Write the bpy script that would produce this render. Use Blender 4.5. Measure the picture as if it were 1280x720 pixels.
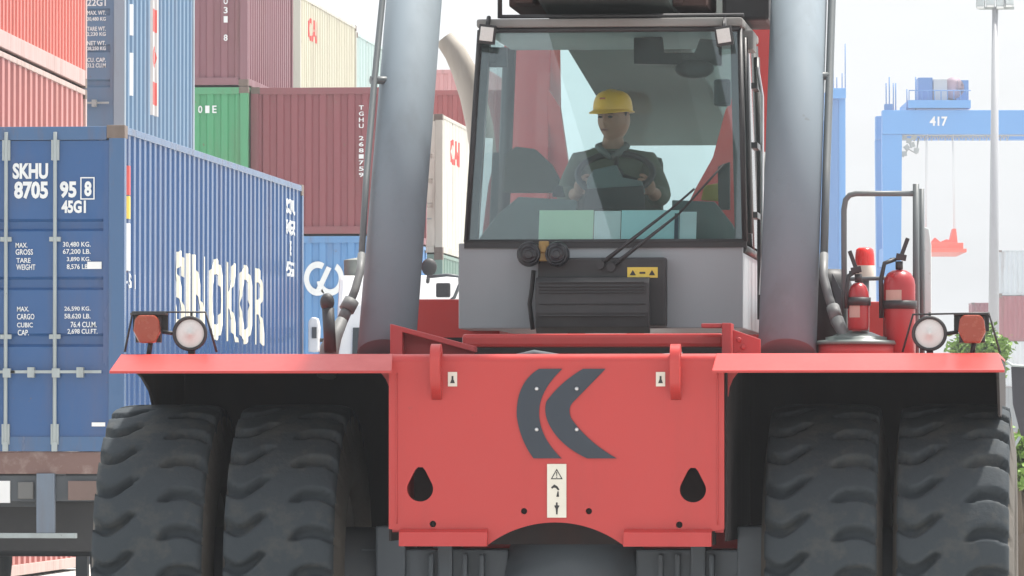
import bpy, bmesh, math, random
from mathutils import Vector, Matrix
R = math.radians
random.seed(7)
for o in list(bpy.data.objects): bpy.data.objects.remove(o)
S = bpy.context.scene
C = S.collection

# ------------------------------------------------------------------ camera
F = 7668.0                       # focal length in photo pixels (1280 wide)
PSI = math.atan(738/F)           # yaw away from the yard axis
TH = math.atan(207/F)            # pitch
CAM = Vector((2.479, -27.89, 1.4))
cd = bpy.data.cameras.new('camera'); cam = bpy.data.objects.new('camera', cd); C.objects.link(cam)
cam.location = CAM; cam.rotation_euler = (math.pi/2+TH, 0, PSI)
cd.sensor_width = 36; cd.lens = 36*F/1280; cd.clip_start = 0.5; cd.clip_end = 6000
S.camera = cam
# ------------------------------------------------------------------ light
EL, AZ = R(67), R(42)            # azimuth measured from +X towards +Y
sdir = Vector((math.cos(EL)*math.cos(AZ), math.cos(EL)*math.sin(AZ), math.sin(EL)))
W = bpy.data.worlds.new('World'); S.world = W; W.use_nodes = True
nt = W.node_tree; nt.nodes.clear()
sky = nt.nodes.new('ShaderNodeTexSky'); sky.sky_type = 'NISHITA'; sky.sun_disc = False
sky.sun_elevation = EL; sky.sun_rotation = math.pi/2-AZ
sky.dust_density = 6.0; sky.air_density = 1.0; sky.ozone_density = 1.0
hs = nt.nodes.new('ShaderNodeHueSaturation'); hs.inputs['Saturation'].default_value = 0.45
bg = nt.nodes.new('ShaderNodeBackground'); bg.inputs['Strength'].default_value = 0.15
wo = nt.nodes.new('ShaderNodeOutputWorld')
tcw = nt.nodes.new('ShaderNodeTexCoord'); cn = nt.nodes.new('ShaderNodeTexNoise'); cn.inputs['Scale'].default_value = 2.2; cn.inputs['Detail'].default_value = 6
mpw = nt.nodes.new('ShaderNodeMapping'); mpw.inputs['Scale'].default_value = (1,1,3); nt.links.new(tcw.outputs['Generated'], mpw.inputs[0]); nt.links.new(mpw.outputs[0], cn.inputs['Vector'])
crw = nt.nodes.new('ShaderNodeMapRange'); crw.inputs[1].default_value = .35; crw.inputs[2].default_value = .65; crw.inputs[3].default_value = .35; crw.inputs[4].default_value = .8
nt.links.new(cn.outputs['Fac'], crw.inputs[0]); mw = nt.nodes.new('ShaderNodeMix'); mw.data_type = 'RGBA'; nt.links.new(crw.outputs[0], mw.inputs['Factor'])
mw.inputs['B'].default_value = (6.8,7.05,7.3,1)      # thin bright cloud veil
nt.links.new(sky.outputs[0], hs.inputs['Color']); nt.links.new(hs.outputs[0], mw.inputs['A']); nt.links.new(mw.outputs['Result'], bg.inputs[0]); nt.links.new(bg.outputs[0], wo.inputs[0])
sl = bpy.data.lights.new('sun', 'SUN'); sl.energy = 5.0; sl.angle = R(4); sl.color = (1, .955, .89)
sun = bpy.data.objects.new('sun', sl); C.objects.link(sun)
sun.rotation_euler = sdir.to_track_quat('Z', 'Y').to_euler(); sun.location = (0, 0, 40)
S.view_settings.view_transform = 'Standard'; S.view_settings.look = 'None'
S.view_settings.exposure = 0.62; S.view_settings.gamma = 1.0
S.render.engine = 'CYCLES'
try:
    S.cycles.max_bounces = 8; S.cycles.transparent_max_bounces = 16; S.cycles.volume_bounces = 0
except Exception: pass

# ------------------------------------------------------------------ pixel measuring helpers
fw = Vector((-math.sin(PSI)*math.cos(TH), math.cos(PSI)*math.cos(TH), math.sin(TH)))
rt = Vector((math.cos(PSI), math.sin(PSI), 0)); up = rt.cross(fw)
fh = Vector((-math.sin(PSI), math.cos(PSI), 0))
def ray(u, v): return fw*F + rt*(u-640) + up*(360-v)
def at(u, v, D):
    r = ray(u, v); return CAM + r*(D/r.dot(fh))
def my(u, v, y):
    r = ray(u, v); return CAM + r*((y-CAM.y)/r.y)

# ------------------------------------------------------------------ mesh helpers
class MB:
    def __init__(s): s.v = []; s.f = []; s.sm = []
    def add(s, vs, fs, smooth=False):
        n = len(s.v); s.v += [tuple(v) for v in vs]
        s.f += [tuple(i+n for i in f) for f in fs]; s.sm += [smooth]*len(fs); return s
    def box(s, x0, x1, y0, y1, z0, z1):
        return s.add([(x0,y0,z0),(x1,y0,z0),(x1,y1,z0),(x0,y1,z0),(x0,y0,z1),(x1,y0,z1),(x1,y1,z1),(x0,y1,z1)],
              [(0,3,2,1),(4,5,6,7),(0,1,5,4),(1,2,6,5),(2,3,7,6),(3,0,4,7)])
    def obox(s, c, size, rot=(0,0,0)):
        from mathutils import Euler
        m = Euler(rot).to_matrix(); a,b,d = [q/2 for q in size]; c = Vector(c)
        vs = [c+m@Vector(p) for p in [(-a,-b,-d),(a,-b,-d),(a,b,-d),(-a,b,-d),(-a,-b,d),(a,-b,d),(a,b,d),(-a,b,d)]]
        return s.add(vs, [(0,3,2,1),(4,5,6,7),(0,1,5,4),(1,2,6,5),(2,3,7,6),(3,0,4,7)])
    def cyl(s, p0, p1, r0, r1=None, n=20, caps=True):
        r1 = r0 if r1 is None else r1
        return s.tube([p0, p1], [r0, r1], n, caps)
    def tube(s, pts, r, n=12, caps=True):
        pts = [Vector(p) for p in pts]; k = len(pts)
        rs = r if isinstance(r, (list, tuple)) else [r]*k
        t0 = (pts[1]-pts[0]).normalized()
        a = t0.orthogonal().normalized(); base = len(s.v); vs = []
        for i, p in enumerate(pts):
            if i == 0: t = pts[1]-pts[0]
            elif i == k-1: t = pts[-1]-pts[-2]
            else: t = (pts[i+1]-p).normalized()+(p-pts[i-1]).normalized()
            t = t.normalized(); a = (a-t*a.dot(t)); a = a.normalized() if a.length > 1e-6 else t.orthogonal().normalized()
            b = t.cross(a)
            for j in range(n):
                th = 2*math.pi*j/n; vs.append(p+(a*math.cos(th)+b*math.sin(th))*rs[i])
        fs = [(i*n+j, i*n+(j+1)%n, (i+1)*n+(j+1)%n, (i+1)*n+j) for i in range(k-1) for j in range(n)]
        s.add(vs, fs, True)
        if caps:
            s.add(vs[:n], [tuple(range(n))[::-1]]); s.add(vs[-n:], [tuple(range(n))])
        return s
    def lathe(s, prof, c, ax='z', n=28):   # prof: [(r, h)]
        c = Vector(c); vs = []
        for r, h in prof:
            for j in range(n):
                th = 2*math.pi*j/n; a, b = r*math.cos(th), r*math.sin(th)
                vs.append(c+Vector({'z':(a,b,h),'y':(a,h,-b),'x':(h,a,b)}[ax]))
        k = len(prof)
        return s.add(vs, [(i*n+j, i*n+(j+1)%n, (i+1)*n+(j+1)%n, (i+1)*n+j) for i in range(k-1) for j in range(n)], True)
    def prism(s, ol, d0, d1, ax='y'):     # outline extruded along an axis
        n = len(ol)
        m = {'y':lambda a,b,d:(a,d,b), 'x':lambda a,b,d:(d,a,b), 'z':lambda a,b,d:(a,b,d)}[ax]
        vs = [m(a,b,d0) for a,b in ol]+[m(a,b,d1) for a,b in ol]
        return s.add(vs, [tuple(range(n)), tuple(range(2*n-1, n-1, -1))]+[(i, i+n, (i+1)%n+n, (i+1)%n) for i in range(n)])
    def blob(s, c, rad, n=14):
        c = Vector(c); rx, ry, rz = rad if isinstance(rad, (list,tuple)) else (rad,)*3
        vs = []; 
        for i in range(n+1):
            ph = math.pi*i/n
            for j in range(n*2):
                th = math.pi*j/n
                vs.append(c+Vector((rx*math.sin(ph)*math.cos(th), ry*math.sin(ph)*math.sin(th), rz*math.cos(ph))))
        m = n*2
        return s.add(vs, [(i*m+j, (i+1)*m+j, (i+1)*m+(j+1)%m, i*m+(j+1)%m) for i in range(n) for j in range(m)], True)
    def mesh(s, name, mat=None, bevel=0):
        me = bpy.data.meshes.new(name); me.from_pydata(s.v, [], s.f)
        for p, q in zip(me.polygons, s.sm): p.use_smooth = q
        bm = bmesh.new(); bm.from_mesh(me)
        bmesh.ops.remove_doubles(bm, verts=bm.verts, dist=1e-5)
        bmesh.ops.dissolve_degenerate(bm, edges=bm.edges, dist=1e-6)
        bmesh.ops.recalc_face_normals(bm, faces=bm.faces)
        if bevel:
            es = [e for e in bm.edges if len(e.link_faces) == 2 and e.calc_face_angle(0) > R(35) and e.calc_length() > bevel*2.2]
            bmesh.ops.bevel(bm, geom=es, offset=bevel, segments=2, affect='EDGES', profile=.6, clamp_overlap=True)
        bm.to_mesh(me); bm.free()
        if mat: me.materials.append(mat)
        return me
    def build(s, name, mat, parent=None, bevel=0):
        return link(name, s.mesh(name, mat, bevel), parent)
def link(name, me, parent=None, loc=None, rot=None):
    o = bpy.data.objects.new(name, me); C.objects.link(o)
    if parent: o.parent = parent
    if loc is not None: o.location = loc
    if rot is not None: o.rotation_euler = rot
    return o
def thing(name, label, cat, loc=(0,0,0), rz=0, group=None):
    o = bpy.data.objects.new(name, None); C.objects.link(o); o.location = loc; o.rotation_euler = (0,0,rz)
    o.empty_display_size = .3; return tag(o, label, cat, group)
def tag(o, label=None, cat=None, group=None, kind=None):
    for k, v in (('label',label),('category',cat),('group',group),('kind',kind)):
        if v: o[k] = v
    return o
def curve_plate(outs, thick):          # outlines with holes -> mesh lying in XY
    cu = bpy.data.curves.new('tmp', 'CURVE'); cu.dimensions = '2D'; cu.fill_mode = 'BOTH'; cu.extrude = thick/2
    for ol in outs:
        sp = cu.splines.new('POLY'); sp.points.add(len(ol)-1)
        for p, q in zip(sp.points, ol): p.co = (q[0], q[1], 0, 1)
        sp.use_cyclic_u = True
    return curve_mesh(cu)
def curve_mesh(cu):
    o = bpy.data.objects.new('tmp', cu); C.objects.link(o)
    dg = bpy.context.evaluated_depsgraph_get(); me = bpy.data.meshes.new_from_object(o.evaluated_get(dg))
    bpy.data.objects.remove(o); bpy.data.curves.remove(cu); me.materials.clear(); return me
def text_mesh(body, w, h, thick=.002, bold=.012, space=1.0):  # lettering in XY, centred, width w, height h
    cu = bpy.data.curves.new('tmp', 'FONT'); cu.body = body; cu.align_x = 'CENTER'
    cu.offset = bold; cu.extrude = .01; cu.space_character = space; cu.resolution_u = 3
    me = curve_mesh(cu)
    xs = [v.co.x for v in me.vertices]; ys = [v.co.y for v in me.vertices]
    x0,x1,y0,y1 = min(xs),max(xs),min(ys),max(ys)
    sx = w/(x1-x0); sy = (h/(y1-y0)) if h else sx
    for v in me.vertices:
        v.co.x = (v.co.x-(x0+x1)/2)*sx; v.co.y = (v.co.y-(y0+y1)/2)*sy; v.co.z = v.co.z/.01*thick/2
    return me
def remap(me, fn):
    for v in me.vertices: v.co = fn(v.co.copy())
    return me
def join_meshes(name, mes, mat):
    vs, fs = [], []
    for me in mes:
        n = len(vs); vs += [tuple(v.co) for v in me.vertices]; fs += [tuple(i+n for i in p.vertices) for p in me.polygons]
    m = bpy.data.meshes.new(name); m.from_pydata(vs, [], fs); m.materials.append(mat); return m

# ------------------------------------------------------------------ materials
MC = {}
def mat(name, col, rough=.5, metal=0, grime=.25, gcol=(.10,.075,.055), scale=1.2, streak=True, bump=0, spec=.5, fade=.12, chips=.45):
    if name in MC: return MC[name]
    m = bpy.data.materials.new(name); m.use_nodes = True; n = m.node_tree; b = n.nodes['Principled BSDF']
    b.inputs['Roughness'].default_value = rough; b.inputs['Metallic'].default_value = metal
    b.inputs['Specular IOR Level'].default_value = spec
    tc = n.nodes.new('ShaderNodeTexCoord')
    mp = n.nodes.new('ShaderNodeMapping'); n.links.new(tc.outputs['Object'], mp.inputs[0])
    mp.inputs['Scale'].default_value = (1,1,.18) if streak else (1,1,1)
    no = n.nodes.new('ShaderNodeTexNoise'); no.inputs['Scale'].default_value = scale*3; no.inputs['Detail'].default_value = 8; no.inputs['Roughness'].default_value = .65
    n.links.new(mp.outputs[0], no.inputs['Vector'])
    cr = n.nodes.new('ShaderNodeValToRGB'); cr.color_ramp.elements[0].position = .5; cr.color_ramp.elements[1].position = .75
    n.links.new(no.outputs['Fac'], cr.inputs[0])
    no2 = n.nodes.new('ShaderNodeTexNoise'); no2.inputs['Scale'].default_value = scale*.8; no2.inputs['Detail'].default_value = 5
    n.links.new(tc.outputs['Object'], no2.inputs['Vector'])
    m1 = n.nodes.new('ShaderNodeMix'); m1.data_type = 'RGBA'
    g = sum(col)/3
    m1.inputs['A'].default_value = (*col, 1); m1.inputs['B'].default_value = (*[c*.88+ .12*(g*.7+.10) for c in col], 1)
    mf = n.nodes.new('ShaderNodeMath'); mf.operation = 'MULTIPLY'; mf.inputs[1].default_value = fade*4
    n.links.new(no2.outputs['Fac'], mf.inputs[0]); n.links.new(mf.outputs[0], m1.inputs['Factor'])
    m2 = n.nodes.new('ShaderNodeMix'); m2.data_type = 'RGBA'
    mu = n.nodes.new('ShaderNodeMath'); mu.operation = 'MULTIPLY'; mu.inputs[1].default_value = grime
    n.links.new(cr.outputs[0], mu.inputs[0]); n.links.new(mu.outputs[0], m2.inputs['Factor'])
    n.links.new(m1.outputs['Result'], m2.inputs['A']); m2.inputs['B'].default_value = (*gcol, 1)
    no4 = n.nodes.new('ShaderNodeTexNoise'); no4.inputs['Scale'].default_value = scale*11; no4.inputs['Detail'].default_value = 6; no4.inputs['Roughness'].default_value = .75
    n.links.new(tc.outputs['Object'], no4.inputs['Vector'])
    c4 = n.nodes.new('ShaderNodeMapRange'); c4.inputs[1].default_value = .66; c4.inputs[2].default_value = .70; c4.inputs[4].default_value = chips if grime > 0 else 0
    n.links.new(no4.outputs['Fac'], c4.inputs[0])
    m3 = n.nodes.new('ShaderNodeMix'); m3.data_type = 'RGBA'; n.links.new(c4.outputs[0], m3.inputs['Factor']); n.links.new(m2.outputs['Result'], m3.inputs['A']); m3.inputs['B'].default_value = (*gcol, 1)
    rr = n.nodes.new('ShaderNodeMapRange'); rr.inputs[1].default_value = .3; rr.inputs[2].default_value = .7; rr.inputs[3].default_value = max(.03, rough-.10*(rough > .2)); rr.inputs[4].default_value = min(1, rough+.12)
    n.links.new(no.outputs['Fac'], rr.inputs[0]); n.links.new(rr.outputs[0], b.inputs['Roughness'])
    n.links.new(m3.outputs['Result'], b.inputs['Base Color'])
    if bump:
        bp = n.nodes.new('ShaderNodeBump'); bp.inputs['Strength'].default_value = bump; bp.inputs['Distance'].default_value = .01
        no3 = n.nodes.new('ShaderNodeTexNoise'); no3.inputs['Scale'].default_value = 40; no3.inputs['Detail'].default_value = 4
        n.links.new(tc.outputs['Object'], no3.inputs['Vector']); n.links.new(no3.outputs['Fac'], bp.inputs['Height']); n.links.new(bp.outputs[0], b.inputs['Normal'])
    MC[name] = m; return m
def glass(name, tint, ior=1.5, gloss=1.0):
    m = bpy.data.materials.new(name); m.use_nodes = True; n = m.node_tree; n.nodes.clear()
    o = n.nodes.new('ShaderNodeOutputMaterial'); mx = n.nodes.new('ShaderNodeMixShader'); t = n.nodes.new('ShaderNodeBsdfTransparent')
    g = n.nodes.new('ShaderNodeBsdfGlossy'); g.inputs['Roughness'].default_value = .02; fr = n.nodes.new('ShaderNodeFresnel'); fr.inputs[0].default_value = ior
    t.inputs[0].default_value = (*tint,1); g.inputs[0].default_value = (gloss,gloss,gloss,1)
    # fine film of dust on the pane
    d = n.nodes.new('ShaderNodeBsdfDiffuse'); d.inputs[0].default_value = (.55,.6,.6,1); m2 = n.nodes.new('ShaderNodeMixShader')
    no = n.nodes.new('ShaderNodeTexNoise'); no.inputs['Scale'].default_value = 3; no.inputs['Detail'].default_value = 6
    tc = n.nodes.new('ShaderNodeTexCoord'); n.links.new(tc.outputs['Object'], no.inputs['Vector'])
    mr = n.nodes.new('ShaderNodeMapRange'); mr.inputs[1].default_value=.3; mr.inputs[2].default_value=.8; mr.inputs[3].default_value=.005; mr.inputs[4].default_value=.05
    n.links.new(no.outputs['Fac'], mr.inputs[0]); n.links.new(mr.outputs[0], m2.inputs[0])
    n.links.new(t.outputs[0], m2.inputs[1]); n.links.new(d.outputs[0], m2.inputs[2])
    n.links.new(fr.outputs[0], mx.inputs[0]); n.links.new(m2.outputs[0], mx.inputs[1]); n.links.new(g.outputs[0], mx.inputs[2]); n.links.new(mx.outputs[0], o.inputs[0])
    return m
RED = mat('red_paint', (.47,.034,.030), .40, chips=.4, grime=.32, gcol=(.27,.045,.038), scale=1.0)
REDD = mat('dull_red_paint', (.42,.045,.045), .55, grime=.4, gcol=(.08,.03,.03))
SHADED = mat('shaded_grimy_paint', (.018,.013,.013), .85, grime=.5, gcol=(.06,.03,.025))  # near-black colour holds the shade under fenders and inside the frame, plus grime
STEELG = mat('grey_cylinder_paint', (.17,.21,.24), .75, grime=.40, gcol=(.12,.125,.13), fade=.08)
CABG = mat('cab_grey_paint', (.33,.36,.38), .5, grime=.15, gcol=(.2,.19,.18), fade=.06)
BLACK = mat('black_plastic', (.022,.022,.024), .55, grime=.3, gcol=(.08,.075,.07), streak=False)
DARKG = mat('dark_grey_paint', (.065,.075,.085), .6, grime=.3, gcol=(.12,.11,.10), streak=False)
AXLE = mat('axle_grey_paint', (.085,.105,.125), .5, grime=.4, gcol=(.09,.085,.08), streak=False)
RUBBER = mat('tyre_rubber', (.036,.045,.052), .82, grime=.6, gcol=(.11,.105,.09), streak=False, bump=.3, scale=2, spec=.25)
LOGO = mat('emblem_grey', (.020,.030,.045), .4, grime=.1)
STICK = mat('sticker_cream', (.72,.68,.58), .5, grime=.15, streak=False)
INK = mat('black_ink', (.02,.02,.02), .5, grime=0)
WHITE = mat('white_paint', (.75,.75,.74), .5, grime=.12)
YEL = mat('yellow_plastic', (.85,.43,.01), .4, grime=.12)
CHROME = mat('bright_steel', (.6,.6,.6), .3, 1, grime=.1)
GALV = mat('galvanised_steel', (.34,.38,.38), .5, .2, grime=.3)
BOOM = mat('boom_underside_paint', (.075,.045,.04), .95, grime=.3, spec=.08)
GREYIN = mat('cab_liner', (.27,.31,.31), .8, grime=.05, streak=False)
PIPE = mat('hydraulic_pipe_steel', (.10,.115,.12), .45, grime=.2)
GLASS = glass('windscreen_glass', (.87,.965,.965), 1.66)
SGLASS = glass('cab_side_glass', (.90,.975,.98), 1.4)
# ------------------------------------------------------------------ ground
g = MB(); g.add([(-3000,-200,0),(3000,-200,0),(3000,5000,0),(-3000,5000,0)], [(0,1,2,3)])
tag(g.build('ground', mat('yard_concrete', (.42,.41,.39), .9, grime=.5, gcol=(.22,.21,.2), scale=.4, streak=False, bump=.3)), kind='structure')

# ------------------------------------------------------------------ shipping containers
WID = 2.438
def corr(t, per, dep=None):
    if dep is None: dep = .036 if per < .4 else .085      # outward offset (<=0) of the corrugated sheet at distance t
    a = (t/per) % 1.0
    if a < .40: return 0
    if a < .52: return -dep*(a-.40)/.12
    if a < .88: return -dep
    return -dep*(1-(a-.88)/.12)
def corr_breaks(L0, L1, per):
    out = [L0]; k = math.floor(L0/per)
    while k*per < L1:
        for q in (0,.40,.52,.88):
            t = (k+q)*per
            if L0+1e-4 < t < L1-1e-4: out.append(t)
        k += 1
    return sorted(out)+[L1]
def corr_panel(L0, L1, z0, z1, per, fn, dep=None):   # fn(t, off, z) -> point
    ts = corr_breaks(L0, L1, per); vs = []
    for t in ts:
        d = corr(t, per, dep) if L0 < t < L1 else -.018
        vs += [fn(t, d, z0), fn(t, d, z1)]
    m = MB(); m.add(vs, [(2*i, 2*i+2, 2*i+3, 2*i+1) for i in range(len(ts)-1)]); return m
def container(label, u, D, ztier, colr, mname, L=6.058, H=2.591, yaw=0.0, doors=False, per=.278, group='shipping containers stacked in the yard', rail=.12, xyz=None, detail=True, frame=None, grime=.25, far_edge_D=None, gcol=(.16,.09,.06), plain_door=False, rough=.45):
    """u, D: pixel column and depth of the near right bottom corner. Local: x across, y along, z up, origin mid near end"""
    cp = Vector(xyz) if xyz else at(u, 567, D)
    rz = yaw; c, s_ = math.cos(rz), math.sin(rz); hw = WID/2
    loc = Vector((cp.x-hw*c, cp.y-hw*s_, ztier))
    if far_edge_D: loc -= Vector((-s_, c, 0))*L
    t = thing('shipping_container', label, 'container', loc, rz, group)
    pm = mat(mname, colr, rough, grime=grime+.15, gcol=gcol, scale=.5, fade=.22, chips=.7)
    fm = mat(mname+'_frame', frame or tuple(q*.9+.02 for q in colr), min(.5,rough+.02), grime=.5, gcol=(.14,.09,.07), scale=1.5)
    cm = mat('corner_casting_steel', (.16,.12,.10), .7, grime=.5)
    key = (mname, L, H, doors, per, rail, plain_door)
    fr = MB()
    for sx in (-1,1):
        for y in (0, L-.12):
            a, b = sorted((sx*hw, sx*(hw-.14))); fr.box(a, b, y, y+.12, .11, H-.11)
        a, b = sorted((sx*hw, sx*(hw-.06))); fr.box(a, b, .16, L-.16, H-.075, H-.012)
        a, b = sorted((sx*hw, sx*(hw-.05))); fr.box(a, b, .16, L-.16, .02, .02+rail)
    for y in (0.0, L-.10):
        fr.box(-hw+.16, hw-.16, y+.003, y+.10, H-.13, H-.012); fr.box(-hw+.16, hw-.16, y+.003, y+.10, .02, .15)
    fr.box(-hw+.06, hw-.06, .1, L-.1, .12, .16)
    fr.build('frame', fm, t, .006)
    cs = MB(); 
    cs.box(-.081,.081,-.089,.089,-.059,.059); cme = cs.mesh('corner_casting', cm, .008)
    for sx in (-1,1):
        for y in (.087, L-.087):
            for z in (.059, H-.059): link('corner_casting', cme, t, (sx*(hw-.079), y, z))
    for sx in (-1,1):
        corr_panel(.115, L-.115, .02+rail-.01, H-.07, per, lambda q,d,z: (sx*(hw-.012+d), q, z)).build('side_panel', pm, t)
    rf = MB(); rf.box(-hw+.05, hw-.05, .1, L-.1, H-.06, H-.03); rf.build('roof', pm, t)
    corr_panel(-hw+.13, hw-.13, .14, H-.12, .25, lambda q,d,z: (q, L-.02+d, z)).build('end_panel', pm, t)
    if not doors:
        corr_panel(-hw+.13, hw-.13, .14, H-.12, .25, lambda q,d,z: (q, .02-d, z)).build('end_panel', pm, t)
    else:
        for sx in (-1,1):
            x0, x1 = (sx*(.008), sx*(hw-.13)); x0, x1 = min(x0,x1), max(x0,x1)
            zs = [.145]; k = H/2.896
            bands = [(.94*k,1.06*k),(1.44*k,1.56*k),(1.96*k,2.07*k)] if not plain_door else []
            prof = [(.145,0)]
            for a,b in bands: prof += [(a,0),(a+.025,.035),(b-.025,.035),(b,0)]
            prof += [(H-.135,0)]
            dm = MB()
            xi0, xi1 = x0+.06, x1-.06
            for (za,da),(zb,db) in zip(prof[:-1], prof[1:]):
                dm.add([(xi0,.022+da,za),(xi1,.022+da,za),(xi1,.022+db,zb),(xi0,.022+db,zb)], [(0,1,2,3)])
            dm.box(x0,xi0,.016,.07,.145,H-.135); dm.box(xi1,x1,.016,.07,.145,H-.135)
            d = dm.build('door', pm, t)
            for fx in (.145,.55):
                x = x0+(x1-x0)*fx if sx > 0 else x1-(x1-x0)*fx
                rod = MB(); rod.cyl((x,-.012,.05),(x,-.012,H-.06),.017,n=12)
                for z in (.17, H-.22): rod.box(x-.035,x+.035,-.016,.020,z-.09,z+.09)
                for z in (1.03*k,1.89*k): rod.box(x-.05,x+.05,-.022,.018,z-.02,z+.02)
                rod.box(x-.025,x+.025,-.03,0,.02,.1)
                rod.build('lock_rod', GALV, t, .003)
                hd = MB(); zz = .72*k
                hd.box(x,x+.42,-.045,-.033,zz-.013,zz+.013); hd.box(x-.02,x+.05,-.05,-.01,zz-.05,zz+.03); hd.box(x+.2,x+.26,-.055,.02,zz-.05,zz+.04)
                hd.build('door_handle', GALV, t, .003)
    return t
def decal_front(parent, name, body, x, z, w, h, m, y=.008, bold=.012, space=1.0):
    me = text_mesh(body, w, h, .003, bold, space); remap(me, lambda c: Vector((x+c.x, y-c.z, z+c.y))); me.materials.append(m)
    return link(name, me, parent)
def decal_side(parent, name, me, y0, z0, per, m):  # me: XY mesh; x -> +y along side, y -> z
    bm = bmesh.new(); bm.from_mesh(me)
    remap_y = y0
    for v in bm.verts: v.co = Vector((v.co.z, v.co.x+y0, v.co.y+z0))
    ys = [v.co.y for v in bm.verts]
    for b in corr_breaks(min(ys)-.5, max(ys)+.5, per):
        bmesh.ops.bisect_plane(bm, geom=bm.verts[:]+bm.edges[:]+bm.faces[:], plane_co=(0,b,0), plane_no=(0,1,0), dist=1e-5)
    for v in bm.verts: v.co.x = v.co.x + WID/2-.012+.004+corr(v.co.y, per)
    me2 = bpy.data.meshes.new(name); bm.to_mesh(me2); bm.free(); me2.materials.append(m)
    return link(name, me2, parent)
def rect_mesh(w, h, th=.002):
    m = MB(); m.box(-w/2,w/2,-h/2,h/2,-th/2,th/2); return m.mesh('r')
TXT = mat('white_lettering', (.72,.74,.74), .6, grime=.25, gcol=(.3,.33,.4), scale=2)
TXTC = mat('cream_lettering', (.72,.69,.58), .6, grime=.3, gcol=(.4,.4,.4), scale=1)
TXTR = mat('red_lettering', (.62,.08,.07), .6, grime=.1)
TXTY = mat('yellow_sticker', (.75,.55,.08), .6, grime=.1)

# --- blue container riding on the trailer (A)
AH = 2.896
A = container('blue high-cube container with big cream side lettering, riding on the rusty trailer', 155, 54, 1.40, (.015,.080,.23), 'navy_blue_container_paint', L=12.192, H=AH, doors=True, per=.30, group=None, rough=.16, frame=(.045,.11,.23), grime=.12)
sc = F/54
def ax(u): return WID/2-(155-u)/sc
def az(v): return (567-v)/sc
for body,u0,u1,v0,v1,bo in [('SKHU',13,58,203,223,.042),('8705',15,58,226,248,.042),('95',73,94,226,247,.042),('8',104,113,226,245,.042),('45G1',75,106,250,266,.042),
      ('MAX.',17,32,303,309,.01),('GROSS',17,39,311,318,.01),('TARE',18,36,322,328,.01),('WEIGHT',18,42,330,337,.01),
      ('30,480 KG.',77,112,302,309,.01),('67,200 LB.',77,112,311,318,.01),('3,890 KG.',82,112,321,327,.01),('8,576 LB.',82,110,330,337,.01),
      ('MAX.',19,34,383,389,.01),('CARGO',19,41,392,399,.01),('CUBIC',19,39,403,409,.01),('CAP.',20,34,412,419,.01),
      ('26,590 KG.',79,112,383,389,.01),('58,620 LB.',79,112,392,399,.01),('76.4 CU.M.',87,120,402,409,.01),('2,698 CU.FT.',83,121,411,418,.01)]:
    decal_front(A, 'lettering', body, ax((u0+u1)/2), az((v0+v1)/2), (u1-u0)/sc, (v1-v0)/sc, TXT, y=.012, bold=bo)
m = MB(); 
x0,x1,z0,z1 = ax(99),ax(117),az(249),az(221)
for a,b,c_,d_ in ((x0,x1,z0,z0+.01),(x0,x1,z1-.01,z1),(x0,x0+.01,z0+.01,z1-.01),(x1-.01,x1,z0+.01,z1-.01)): m.box(a,b,.006,.010,c_,d_)
m.build('check_digit_frame', TXT, A)
m = MB(); m.box(ax(108),ax(126),.005,.010,az(336),az(327)); m.build('sticker', WHITE, A)
m = MB(); m.box(ax(114),ax(131),.005,.010,az(533),az(528)); m.build('sticker', WHITE, A)
decal_side(A, 'side_lettering', text_mesh('SINOKOR', 6.15, .80, .002, .024, 1.12), 6.15, 1.50, .30, TXTC)
m = text_mesh('SKHU 870595 8', .16, None, .002, .02)
for k,(ch) in enumerate('SKHU'):
    decal_side(A, 'side_lettering', text_mesh(ch, .16, .15, .002, .03), .42, 1.9-.02-.19*k*0-.0+k*0, .30, TXT) if False else None
decal_side(A, 'sticker', rect_mesh(.2,.26), .28, 2.42, .30, TXTR); decal_side(A, 'sticker', rect_mesh(.2,.2), .28, 2.18, .30, TXTY)
decal_side(A, 'sticker', rect_mesh(.2,.42), .28, 1.83, .30, WHITE)
decal_side(A, 'side_lettering', text_mesh('45G1', .5,.13,.002,.02), .42, 1.53, .30, TXT)
for k, ch in enumerate(['SKHU','870595','8','45G1']):
    decal_side(A, 'side_lettering', text_mesh(ch, .75 if len(ch)>1 else .15, .16, .002, .03), 11.2, 2.62-.22*k, .30, TXT)

# --- trailer beneath it
T = thing('container_trailer', 'rusty flatbed container trailer with a blue-grey post, carrying the blue container', 'trailer', (A.location.x, A.location.y, 0))
RUST = mat('rusty_steel', (.17,.10,.085), .8, grime=.6, gcol=(.42,.36,.33), scale=1.6, streak=False)
TG = mat('trailer_blue_grey', (.13,.17,.22), .6, grime=.35, gcol=(.15,.1,.08))
hw = WID/2
m = MB(); m.box(-hw, hw, .02,.24, 1.22,1.417); m.build('rear_bolster', RUST, T, .01)
m = MB()
for sx in (-1,1):
    a,b = sorted((sx*.38, sx*.50)); m.box(a,b,.225,12.2,.95,1.36)
for k in range(6): m.box(-hw+.05,hw-.05,1.2+2*k,1.3+2*k,1.20,1.40)
m.box(-.5,.5,.23,.3,.93,1.2)
m.build('chassis_frame', DARKG, T, .01)
m = MB(); m.box(-hw+.02, hw-.02, .06,.2,.98,1.21); m.build('rear_panel', DARKG, T, .01)
m = MB(); m.box(-hw+.1, ax(124), .55,.9,.53,.975); m.build('dark_filler_box', BLACK, T, .01)  # black box added to give the darkness beneath the trailer bed
for u in (56,): 
    x = ax(u); m = MB(); m.box(x-.08,x+.08,-.02,.055,.70,1.225); m.build('bumper_bracket', TG, T, .006)
    x = -x; m = MB(); m.box(x-.08,x+.08,-.02,.055,.70,1.225); m.build('bumper_bracket', TG, T, .006)
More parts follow.
